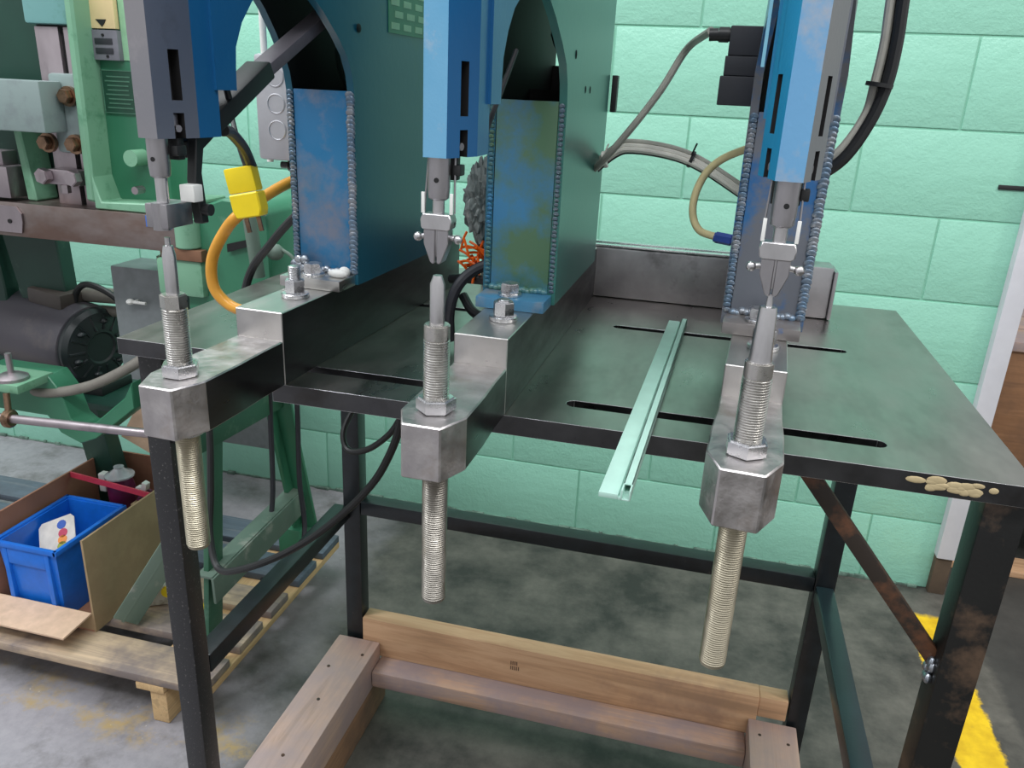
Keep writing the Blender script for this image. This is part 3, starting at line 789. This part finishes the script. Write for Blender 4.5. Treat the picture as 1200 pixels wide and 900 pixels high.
m = MB(); m.tube([(-.30, .93, 1.045), (-.275, .92, 1.05), (-.24, .92, 1.048), (-.215, .93, 1.03)], .006)
m.tube([(-.29, .95, 1.02), (-.27, .93, 1.006), (-.245, .925, 1.002), (-.22, .94, 1.01)], .0062)
tag(m.build('dark_hose', MT['blk']), 'coiled black hose lying on the bench behind the middle rod', 'hose')

# cables hanging below the bench
m = MB(); m.tube([(-.40, 1.08, .935), (-.430, 1.13, .80), (-.453, 1.15, .752), (-.476, 1.15, .715), (-.515, 1.15, .682), (-.555, 1.16, .671), (-.572, 1.18, .697), (-.562, 1.22, .737), (-.55, 1.26, .755)], .0055)
tag(m.build('hanging_cable', MT['blk']), 'short black cable looping under the bench round its rear left leg', 'cable')
m = MB(); m.tube([(-.385, 1.0, .94), (-.394, 1.0, .819), (-.414, 1.0, .752), (-.450, 1.0, .690), (-.523, 1.0, .610), (-.600, 1.0, .548), (-.681, 1.0, .503), (-.735, 1.02, .485), (-.765, 1.05, .53), (-.77, 1.07, .60), (-.775, 1.09, .72), (-.80, 1.12, .88)], .0060)
tag(m.build('hanging_cable', MT['blk']), 'long black cable sagging from under the bench towards the green machine', 'cable')
m = MB(); m.tube([(-.86, 1.45, .86), (-.875, 1.45, .60), (-.885, 1.45, .36), (-.89, 1.40, .26)], .006)
tag(m.build('hanging_cable', MT['blkp']), 'straight dark cable dropping left of the green back leg', 'cable')
m = MB(); m.tube([(-.836, 1.50, .86), (-.838, 1.50, .58), (-.842, 1.50, .40), (-.83, 1.49, .27), (-.815, 1.40, .22), (-.83, 1.30, .26)], .006)
tag(m.build('hanging_cable', MT['blkp']), 'dark cable hanging against the green back leg and curling below', 'cable')

# ------------------------------------------------------------------ timber foot frame under the bench
wf = thing('timber_frame', (0, 0, 0), 'pale pine lumber foot frame lying on the floor beneath the bench', 'frame')
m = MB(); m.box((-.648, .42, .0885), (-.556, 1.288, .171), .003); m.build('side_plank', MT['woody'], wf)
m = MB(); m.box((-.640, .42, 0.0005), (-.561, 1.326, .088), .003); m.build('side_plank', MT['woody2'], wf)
m = MB(); m.box((-.5955, 1.2895, .1345), (.205, 1.327, .2225), .002); m.build('back_plank', MT['woodx'], wf)
m = MB(); m.box((.2052, 1.2915, .1775), (.2570, 1.327, .2222), .002); m.build('back_plank', MT['woodx'], wf)
m = MB(); m.box((-.5555, 1.240, .096), (.190, 1.327, .134), .004); m.build('lower_plank', MT['woodx2'], wf)
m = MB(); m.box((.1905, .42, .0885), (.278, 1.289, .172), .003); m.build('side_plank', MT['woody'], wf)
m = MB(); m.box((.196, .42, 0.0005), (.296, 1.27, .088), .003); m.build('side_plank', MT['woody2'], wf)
m = MB()
for x, y in ((-.625, 1.19), (-.602, 1.10), (-.598, .96), (-.61, .84), (-.575, 1.24), (.21, 1.25), (.26, 1.24)):
    m.cyl((x, y, .1708), (x, y, .1722), .0032, seg=10)
m.build('nail_head', MT['brace'], wf)
m = MB()
for k in range(9):
    x = -.275 + (k % 5) * .004; z = .170 + (k // 5) * .012
    m.box((x, 1.2889, z), (x + .0015, 1.2894, z + .009))
m.build('stamp_mark', plain('faded_ink', (96, 74, 60), .8), wf, 0)

# ------------------------------------------------------------------ pallet
pal = thing('wooden_pallet', (0, 0, 0), 'worn wooden pallet carrying the green machine and cardboard box', 'pallet')
for i, y in enumerate((1.112, 1.245, 1.375, 1.505, 1.635)):
    m = MB(); m.box((-2.3, y, .098), (-.862, y + (.096 if i != 2 else .08), .117), .003); m.build('deck_board', MT['palletb'] if i in (3, 4) else MT['pallet'], pal)
m = MB(); m.box((-.905, 1.112, .0805), (-.862, 1.731, .0975), .002); m.build('edge_board', MT['pallety'], pal)
m = MB(); m.box((-1.02, 1.112, .0805), (-.955, 1.731, .0975), .002); m.build('edge_board', MT['pallety'], pal)
for x in (-.955, -1.50, -2.26):
    m = MB(); m.box((x - .038, 1.118, 0.0005), (x, 1.73, .0975 if x < -1 else .080), .003); m.build('stringer', MT['pallety'], pal)

# ------------------------------------------------------------------ cardboard box with its contents
cbx = thing('cardboard_box', (-1.305, 1.20, .1175), 'open brown cardboard box on the pallet with its front flap down', 'box')
def panel(name, a, b, mats, parent): m = MB(); m.box(a, b); return m.build(name, mats, parent, 0)
rw = panel('side_wall', (.118, .0, .0), (.123, .40, .228), [MT['card']], cbx)
panel('side_wall', (-.127, .0, .0), (-.122, .40, .232), [MT['cardin']], cbx)
panel('back_wall', (-.122, .395, 0), (.118, .40, .225), [MT['cardin']], cbx)
panel('box_bottom', (-.122, 0, 0), (.118, .395, .004), [MT['cardin']], cbx)
panel('front_wall', (-.122, 0, .004), (.118, .004, .045), [MT['card']], cbx)
m = MB(); bar_between(m, (-.002, .0, .046), (-.002, -.082, .040), .238, .004); m.build('front_flap', MT['flap'], cbx, 0)
m = MB(); bar_between(m, (-.002, .40, .226), (.05, .445, .345), .20, .004, upv=(0, 1, 0)); m.build('back_flap', MT['flap'], cbx, 0)

bn = thing('plastic_bin', (-1.335, 1.215, .122), 'blue plastic tote bin standing inside the cardboard box', 'bin')
def taper_bin(w0, d0, w1, d1, h, th):
    t = bmesh.new()
    def ring(w, d, z): return [t.verts.new(p) for p in ((-w / 2, 0 - (d - d0) / 2, z), (w / 2, 0 - (d - d0) / 2, z), (w / 2, d0 + (d - d0) / 2, z), (-w / 2, d0 + (d - d0) / 2, z))]
    rs = [ring(w0, d0, 0), ring(w1, d1, h), ring(w1 - 2 * th, d1 - 2 * th, h), ring(w0 - 2 * th, d0 - 2 * th, th)]
    t.faces.new(rs[0][::-1])
    for a, b in zip(rs, rs[1:]):
        for k in range(4): t.faces.new((a[k], a[(k + 1) % 4], b[(k + 1) % 4], b[k]))
    t.faces.new(rs[3]); mb = MB(); mb._add(t); return mb
taper_bin(.128, .185, .148, .205, .178, .004).build('bin_body', MT['bin'], bn, 20)
m = MB()
for a, b in (((-.082, -.018, .171), (.082, -.009, .183)), ((-.082, .194, .171), (.082, .203, .183)), ((-.083, -.018, .171), (-.073, .203, .183)), ((.073, -.018, .171), (.083, .203, .183))): m.box(a, b, .002)
m.build('bin_rim', MT['bin'], bn)
m = MB()
for x in (-.062, .045): m.box((x, -.014, .01), (x + .012, .0, .172), .002)
m.box((-.05, -.0135, .13), (.045, -.006, .168), .002)
m.build('bin_rib', MT['bin'], bn)
cd = thing('picture_card', (-1.345, 1.30, .268), 'small pale card with a coloured picture leaning in the blue bin', 'card', rz=.35)
cd.rotation_euler = (Matrix.Rotation(.75, 3, 'X') @ Matrix.Rotation(.55, 3, 'Z')).to_euler()
m = MB(); m.prism([(-.042, -.045), (.042, -.045), (.042, .035), (.034, .045), (-.034, .045), (-.042, .035)], 0, .002); m.build('card_sheet', plain('pale_card', (206, 200, 192), .5), cd, 0)
for nm, c, p in (('blue_patch', (40, 84, 170), (.012, .026)), ('red_patch', (190, 60, 90), (.014, .004)), ('orange_patch', (226, 140, 60), (.012, -.012)), ('green_patch', (150, 160, 60), (.010, -.027))):
    m = MB(); m.cyl((p[0], p[1], .002), (p[0], p[1], .0026), .011, seg=12); m.build(nm, plain('print_' + nm, c, .5), cd, 0)
m = MB(); bar_between(m, (-1.4265, 1.447, .343), (-1.188, 1.437, .328), .004, .014)
tag(m.build('red_divider', MT['red']), 'thin red plastic strip lying across inside the cardboard box', 'divider')
jr = thing('glass_jar', (-1.315, 1.480, .245), 'clear jar with purple contents behind the red strip', 'jar')
m = MB(); m.lathe([(.02, 0), (.030, .02), (.032, .07), (.026, .095)], seg=20); m.build('contents', MT['purple'], jr)
m = MB(); m.lathe([(.026, .0955), (.034, .097), (.034, .101), (.024, .104), (.010, .118), (.012, .122)], seg=20); m.build('lid', plain('clear_lid', (220, 220, 226), .1, **{'Transmission Weight': .6}), jr)
m = MB(); m.box((-.055, -.01, .05), (-.037, .01, .098), .003); m.build('spout', MT['white'], jr)
m = MB(); m.prism([(0, 0), (.03, .004), (.034, .022), (.022, .026), (.018, .012), (.002, .010)], -.008, .008, 'xz', bev=.001); o = m.build('white_clip', MT['white']); o.location = (-1.262, 1.47, .318)
tag(o, 'little white plastic clip beside the purple jar', 'clip')
m = MB()
for k in range(16): m.ell((-1.225 + random.uniform(-.025, .025), 1.475 + random.uniform(-.02, .02), .30 + random.uniform(-.008, .012)), (.008, .007, .006), seg=8)
tag(m.build('purple_beads', MT['purple']), 'heap of purple bits in the box corner beyond the red strip', 'beads', kind='stuff')
for z0, z1 in ((.122, .235), (.122, .295)):
    pass
m = MB(); m.box((-1.36, 1.445, .122), (-1.27, 1.52, .239), .002)
tag(m.build('small_carton', MT['cardin']), 'plain brown carton under the purple jar inside the box', 'carton')
m = MB(); m.box((-1.265, 1.445, .122), (-1.190, 1.52, .291), .002)
tag(m.build('small_carton', MT['card']), 'taller brown carton under the purple bits inside the box', 'carton')

# white tape dispenser lying on the pallet
td = thing('tape_gun', (-1.120, 1.335, .1175), 'dirty white plastic tape dispenser with a yellow core on the pallet', 'dispenser', rz=.5)
m = MB(); m.prism([(-.06, 0), (.05, 0), (.06, .02), (.04, .05), (-.01, .056), (-.05, .035)], -.015, .015, 'xz', bev=.003); m.build('dispenser_body', worn('grimy_white', (196, 192, 180), (150, 140, 120), .5, .65, 30, .5), td)
m = MB(); m.cyl((.02, -.017, .036), (.02, .017, .036), .015); m.build('tape_core', MT['yellow'], td)
m = MB(); m.tube([(-.97, 1.285, .13), (-.99, 1.30, .15), (-1.01, 1.30, .17), (-1.03, 1.31, .16)], .012)
tag(m.build('yellow_scraper', MT['yellow']), 'short yellow plastic scraper lying behind the grey-green foot iron', 'tool')

# ------------------------------------------------------------------ green machine at left
gm = thing('green_press_machine', (-1.0, 1.25, .117), 'large old green press machine standing on the pallet', 'machine')
G = Vector((-1.0, 1.25, .117))
def gb(m, name, mats, sm=35):
    for v in m.bm.verts: v.co -= G
    return m.build(name, mats, gm, sm)
# bed rail and end block
m = MB(); m.box((-1.9, 1.20, .977), (-.885, 1.30, 1.0385), .002); gb(m, 'bed_rail', MT['bed'])
m = MB(); m.prism([(-1.33, .985), (-1.20, .985), (-1.195, 1.005), (-1.195, 1.02), (-1.205, 1.032), (-1.33, 1.034)], 1.196, 1.1995, 'xz'); gb(m, 'wear_plate', MT['slide'])
m = MB()
for c_ in ((-1.222, 1.005),): m.cyl((c_[0], 1.1945, c_[1]), (c_[0], 1.197, c_[1]), .004, seg=10)
gb(m, 'plate_screw', MT['dark'])
m = MB(); m.prism([(-.885, .86), (-.735, .885), (-.715, .93), (-.715, 1.055), (-.735, 1.072), (-.80, 1.074), (-.875, 1.045)], 1.215, 1.42, 'xz', bev=.004); gb(m, 'end_casting', MT['green'])
m = MB(); m.cyl((-.868, 1.212, .986), (-.868, 1.212, 1.036), .022, seg=24, bev=.002); gb(m, 'clamp_boss', MT['greenlt'])
m = MB(); m.box((-.90, 1.196, .965), (-.835, 1.2145, .985), .002); gb(m, 'rail_tongue', plain('rusty_tongue', (132, 96, 74), .5, .4))
m = MB(); m.box((-.93, 1.20, .90), (-.84, 1.22, .965), .006); gb(m, 'lower_bracket', MT['greenlt'])
m = MB(); m.prism([(-.792, .985), (-.752, .998), (-.752, 1.010), (-.792, .999)], 1.208, 1.213, 'xz'); gb(m, 'slot_recess', MT['dark'])
m = MB(); m.cyl((-.95, 1.26, .915), (-.95, 1.26, .955), .019); m.cyl((-.95, 1.26, .955), (-.95, 1.26, .970), .012, seg=6); gb(m, 'leveling_bolt', MT['brassbolt'])
# upper frame
m = MB(); m.prism([(-1.045, 1.0395), (-.915, 1.0395), (-.885, 1.050), (-.885, 1.058), (-1.030, 1.052), (-1.045, 1.10)], 1.205, 1.36, 'xz', bev=.002); gb(m, 'frame_foot', MT['greenlt'])
m = MB(); m.prism([(-1.062, 1.052), (-1.044, 1.050), (-1.030, 1.75), (-1.046, 1.75)], 1.205, 1.30, 'xz', bev=.004); gb(m, 'frame_flange', MT['greenlt'])
m = MB(); m.box((-1.046, 1.255, 1.05), (-.925, 1.32, 1.75), .004); gb(m, 'frame_web', MT['green'])
m = MB(); m.box((-1.044, 1.244, 1.333), (-.992, 1.2545, 1.40), .001); pl = gb(m, 'cream_plate', MT['cream'])
m = MB(); m.box((-1.036, 1.2425, 1.353), (-1.004, 1.2438, 1.372), .0005); m.build('window', MT['greyplate'], pl).location = -G + Vector((1.0 * 0, 0, 0)) + G
m = MB(); m.prism([(-1.028, 1.347), (-1.008, 1.347), (-1.012, 1.341), (-1.017, 1.336)], 1.2425, 1.2438, 'xz'); gb(m, 'pointer', MT['blk'])
m = MB(); m.box((-1.040, 1.243, 1.284), (-.990, 1.2545, 1.331), .001); gp = gb(m, 'grey_plate', MT['greyplate'])
m = MB()
for z in (1.314, 1.299): m.box((-1.034, 1.2415, z - .005), (-1.000, 1.2428, z + .004), .0005)
gb(m, 'plate_window', MT['blkp'])
m = MB()
for x, z in ((-1.018, 1.392), (-1.017, 1.323), (-1.012, 1.290)): m.cyl((x, 1.241, z), (x, 1.2435, z), .0022, seg=8)
gb(m, 'plate_screw', MT['dark'])
m = MB(); m.box((-1.036, 1.2515, 1.200), (-.974, 1.2545, 1.268), .0008); gb(m, 'nameplate', MT['nameplate'], 0)
m = MB()
for k in range(8):
    z = 1.207 + k * .0072
    m.box((-1.031 + (.004 if k % 3 else 0), 1.2508, z), (-.979 - random.random() * .008, 1.2514, z + .0022))
m.box((-1.037, 1.2508, 1.2675), (-.973, 1.2514, 1.269)); m.box((-1.037, 1.2508, 1.199), (-.973, 1.2514, 1.2005)); m.box((-1.037, 1.2508, 1.2), (-1.0355, 1.2514, 1.269)); m.box((-.9745, 1.2508, 1.2), (-.973, 1.2514, 1.269))
gb(m, 'plate_line', MT['nameink'], 0)
m = MB(); m.box((-.990, 1.2535, 1.285), (-.927, 1.2549, 1.42)); gb(m, 'paint_patch', plain('pale_green_patch', (142, 190, 152), .5), 0)
m = MB(); m.cyl((-.975, 1.222, 1.128), (-.975, 1.255, 1.128), .014); gb(m, 'green_knob', MT['greenlt'])
m = MB(); m.cyl((-.968, 1.215, 1.075), (-.968, 1.235, 1.075), .007, seg=8); gb(m, 'small_screw', MT['slide'])
# ram slides and clamp
m = MB(); m.box((-1.145, 1.235, 1.03), (-1.098, 1.27, 1.333), .002); gb(m, 'slide_bar', MT['slide'])
m = MB(); m.box((-1.088, 1.235, 1.03), (-1.055, 1.27, 1.333), .002); gb(m, 'slide_bar', MT['slide'])
m = MB(); m.box((-1.146, 1.242, 1.0385), (-1.05, 1.275, 1.34)); gb(m, 'slide_gap', MT['dark'], 0)
m = MB(); m.box((-1.155, 1.226, 1.336), (-1.056, 1.28, 1.70), .006); gb(m, 'ram_block', MT['paleblue'])
m = MB(); m.box((-1.36, 1.165, 1.165), (-1.088, 1.215, 1.247), .003); gb(m, 'clamp_block', MT['clamp'])
m = MB(); m.box((-1.115, 1.2155, 1.13), (-1.048, 1.2345, 1.260), .006); gb(m, 'clamp_plate', MT['clamp'])
for x, z in ((-1.073, 1.224), (-1.072, 1.146), (-1.128, 1.146)):
    m = MB(); m.cyl((x, 1.208, z), (x, 1.2155, z), .0165, seg=20); hexhead(m, (x, 1.208, z), .021, .012, rot=.4, axis=(0, -1, 0)); gb(m, 'clamp_bolt', MT['brassbolt'])
m = MB(); m.box((-1.135, 1.205, 1.076), (-1.07, 1.234, 1.102), .002); gb(m, 'stop_bar', MT['slide'])
for x, z in ((-1.135, 1.090), (-1.075, 1.090)):
    m = MB(); hexhead(m, (x, 1.205, z), .024, .016, rot=.2, axis=(0, -1, 0)); gb(m, 'stop_bolt', MT['slide'])
m = MB(); m.cyl((-1.105, 1.21, 1.062), (-1.105, 1.21, 1.076), .009, seg=6); gb(m, 'stop_nut', MT['slide'])
m = MB(); m.prism([(-1.205, 1.0395), (-1.185, 1.0395), (-1.20, 1.18), (-1.215, 1.18)], 1.225, 1.28, 'xz', bev=.003); gb(m, 'guide_rib', MT['greenlt'])
m = MB(); m.box((-1.9, 1.285, 1.0395), (-1.15, 1.34, 1.75), .004); gb(m, 'rear_web', MT['greendk'])
m = MB(); m.box((-1.30, 1.20, 1.045), (-1.215, 1.25, 1.10), .003); m.box((-1.29, 1.215, 1.10), (-1.235, 1.25, 1.125), .003); gb(m, 'left_clamp', MT['slide'])
# lower frame
m = MB(); m.prism([(-1.80, .62), (-1.50, .62), (-1.495, .80), (-1.51, .976), (-1.80, .976)], 1.42, 1.46, 'xz', bev=.003); gb(m, 'stand_panel', MT['greendk'])
m = MB(); m.prism([(-1.465, .78), (-1.345, .78), (-1.352, .9765), (-1.50, .9765)], 1.43, 1.47, 'xz', bev=.003); gb(m, 'stand_post', MT['greendk'])
m = MB(); m.box((-1.12, 1.31, .70), (-.955, 1.40, .912), .004); gb(m, 'control_box', MT['greycab'])
m = MB(); m.cyl((-1.065, 1.302, .846), (-1.065, 1.31, .846), .004); m.cyl((-1.075, 1.30, .846), (-1.04, 1.30, .846), .003); m.ell((-1.075, 1.30, .846), (.008, .008, .006)); gb(m, 'latch', MT['white'])
m = MB(); m.cyl((-1.43, 1.47, .792), (-1.10, 1.47, .806), .017); gb(m, 'guard_pipe', MT['greytube'])
m = MB(); m.cyl((-1.43, 1.47, .758), (-1.10, 1.47, .770), .012); gb(m, 'guard_pipe', MT['greytube'])
m = MB(); m.tube([(-1.335, 1.44, .745), (-1.330, 1.44, .80), (-1.30, 1.44, .828), (-1.25, 1.44, .818), (-1.205, 1.44, .79)], .007); gb(m, 'motor_lead', MT['blk'])
# motor
ax = Vector((.965, -.20, -.06)).normalized()
ec = Vector((-1.285, 1.43, .692))
mo = MB(); mo.lathe([(.080, -.40), (.088, -.39), (.0895, -.02), (.088, -.014), (.084, -.012)], ec, 40, axis=ax); mot = gb(mo, 'motor', MT['motor'])
m = MB(); m.lathe([(.085, -.012), (.086, 0.0), (.078, .010), (.055, .016), (.036, .018), (.032, .014), (.015, .014)], ec, 40, axis=ax)
rot = ax.to_track_quat('Z', 'Y').to_matrix()
for k in range(6):
    a = k * PI / 3 + .3; p = ec + rot @ Vector((.060 * math.cos(a), .060 * math.sin(a), .014)); m.ell(p, (.010, .010, .006), seg=8)
for k in range(14):
    a = k * PI / 7; p = ec + rot @ Vector((.074 * math.cos(a), .074 * math.sin(a), .010)); q = ec + rot @ Vector((.042 * math.cos(a), .042 * math.sin(a), .018)); m.cyl(p, q, .0035, seg=6)
for v in m.bm.verts: v.co -= G
m.build('motor_end_bell', MT['motorend'], mot)
m = MB(); bar_between(m, ec + Vector((-.150, .02, .102)), ec + Vector((-.045, 0, .096)), .06, .040, bev=.008)
for v in m.bm.verts: v.co -= G
m.build('capacitor_box', plain('brown_black_box', (74, 66, 62), .5), mot)
m = MB()
for k in range(3):
    p = ec + ax * -.05 + rot @ Vector((0, 0, 0)) + Vector((0, -.081, -.036 - k * .011)); m.box((p.x - .014, p.y - .003 + k * .004, p.z - .0018), (p.x + .014, p.y + .006 + k * .004, p.z + .0018))
for v in m.bm.verts: v.co -= G
m.build('vent_slot', MT['dark'], mot)
m = MB(); m.box((-1.46, 1.40, .585), (-1.26, 1.50, .606), .003); gb(m, 'motor_base', MT['blk'])
m = MB(); m.box((-1.50, 1.36, .570), (-1.18, 1.52, .585), .003); gb(m, 'motor_shelf', MT['greendk'])
m = MB(); m.tube([(-1.32, 1.27, .645), (-1.278, 1.25, .648), (-1.216, 1.25, .657), (-1.142, 1.25, .682), (-1.079, 1.26, .715), (-1.02, 1.28, .755)], .0105, 12); gb(m, 'flexible_conduit', MT['greytube'])
m = MB(); m.prism([(-1.40, .690), (-1.245, .690), (-1.22, .655), (-1.205, .60), (-1.185, .585), (-1.16, .59), (-1.07, .665), (-1.05, .70), (-1.05, .645), (-1.15, .565), (-1.19, .548), (-1.235, .565), (-1.262, .600), (-1.40, .60)], 1.245, 1.30, 'xz', bev=.002)
gb(m, 'cast_bracket', MT['green'])
m = MB(); m.box((-1.42, 1.17, .675), (-1.245, 1.26, .692), .002); gb(m, 'bracket_top', MT['greenlt'])
m = MB(); m.lathe([(.03, .692), (.03, .698), (.018, .704), (.010, .706)], (-1.285, 1.20, 0)); m.cyl((-1.285, 1.20, .70), (-1.285, 1.20, .745), .006); gb(m, 'foot_stud', MT['slide'])
m = MB(); m.cyl((-1.80, 1.15, .605), (-.93, 1.15, .648), .0085, seg=16); gb(m, 'treadle_rod', MT['slide'])
m = MB(); m.lathe([(.014, -.008), (.018, -.004), (.018, .004), (.014, .008)], (-1.255, 1.15, .632), axis=(1, 0, .05)); m.cyl((-1.255, 1.15, .640), (-1.262, 1.16, .68), .006); gb(m, 'rod_collar', MT['brassbolt'])
# legs
m = MB(); bar_between(m, (-1.455, 1.55, .60), (-1.375, 1.55, .118), .075, .045, bev=.003, upv=(0, 1, 0)); gb(m, 'leg', MT['greendk'])
m = MB(); bar_between(m, (-.905, 1.43, .88), (-.893, 1.575, .235), .045, .010, bev=.002, upv=(1, 0, 0)); bar_between(m, (-.886, 1.44, .88), (-.872, 1.585, .225), .05, .010, bev=.002, upv=(0, 1, 0)); m.box((-.93, 1.54, .1185), (-.872, 1.60, .235), .003); gb(m, 'leg', MT['green'])
m = MB(); bar_between(m, (-.880, 1.18, .628), (-.880, 1.60, .600), .012, .062, bev=.002); gb(m, 'leg_rail', MT['greenmid'])
m = MB(); bar_between(m, (-.885, 1.29, .88), (-.895, 1.20, .1185), .05, .012, bev=.002, upv=(1, 0, 0)); gb(m, 'leg', MT['greenmid'])
m = MB(); bar_between(m, (-.868, 1.185, .298), (-.868, 1.59, .312), .006, .060, bev=.001); bar_between(m, (-.887, 1.185, .328), (-.887, 1.59, .342), .036, .006, bev=.001); gb(m, 'leg_brace', MT['greengrey'])
m = MB(); bar_between(m, (-.885, 1.29, .86), (-.875, 1.46, .80), .01, .07); bar_between(m, (-.885, 1.26, .70), (-.875, 1.42, .82), .012, .04); gb(m, 'gusset', MT['green'])
m = MB(); bar_between(m, (-1.145, 1.240, .142), (-.985, 1.36, .44), .006, .055, bev=.001, upv=(-.6, .7, 0)); bar_between(m, (-1.125, 1.225, .142), (-.965, 1.345, .44), .055, .006, bev=.001, upv=(-.6, .7, 0)); gb(m, 'foot_iron', MT['greengrey'])
m = MB(); m.box((-1.65, 1.95, .225), (-1.165, 2.05, .60), .003)
tag(m.build('wall_cabinet', MT['greycab']), 'flat grey metal cabinet against the wall behind the green machine', 'cabinet')
m = MB(); m.cyl((-.716, 1.16, 1.06), (-.706, 1.16, .96), .011); m.cyl((-.735, 1.20, 1.06), (-.71, 1.2, 1.06), .006); gb(m, 'hanging_pipe', MT['greengrey'])
m = MB(); m.ell((-.685, 1.18, 1.0), (.016, .014, .014)); m.tube([(-.672, 1.18, 1.005), (-.655, 1.18, .995), (-.645, 1.18, .975)], .003, 8); gb(m, 'wire_nut', MT['greengrey'])
# label on the bed rail
m = MB(); m.box((-.940, 1.1985, 1.018), (-.890, 1.1998, 1.037), .0003); lb = gb(m, 'blue_label', MT['labelblue'], 0)
m = MB(); m.box((-.932, 1.1975, 1.0205), (-.895, 1.1984, 1.0255)); gb(m, 'label_stripe', MT['white'], 0)

# ------------------------------------------------------------------ right hand background
cr = thing('plywood_crate', (1.25, 2.60, 0), 'brown plywood crate with pale top boards beyond the white post', 'crate')
m = MB(); m.box((-.46, -.24, .145), (.6, .25, .66), .004); m.build('side_panel', MT['ply'], cr)
for i in range(3):
    m = MB(); m.box((-.47, -.25 + i * .17, .661), (.6, -.25 + i * .17 + .155, .688), .003); m.build('top_board', MT['woodx2'], cr)
for x in (-.40, .4):
    m = MB(); m.box((x, -.24, .0205), (x + .09, .25, .144), .003); m.build('bearer', MT['woody2'], cr)
for y in (-.30, .15):
    m = MB(); m.box((-.46, y, 0.0005), (.6, y + .09, .020), .003); m.build('runner', MT['woodx'], cr)
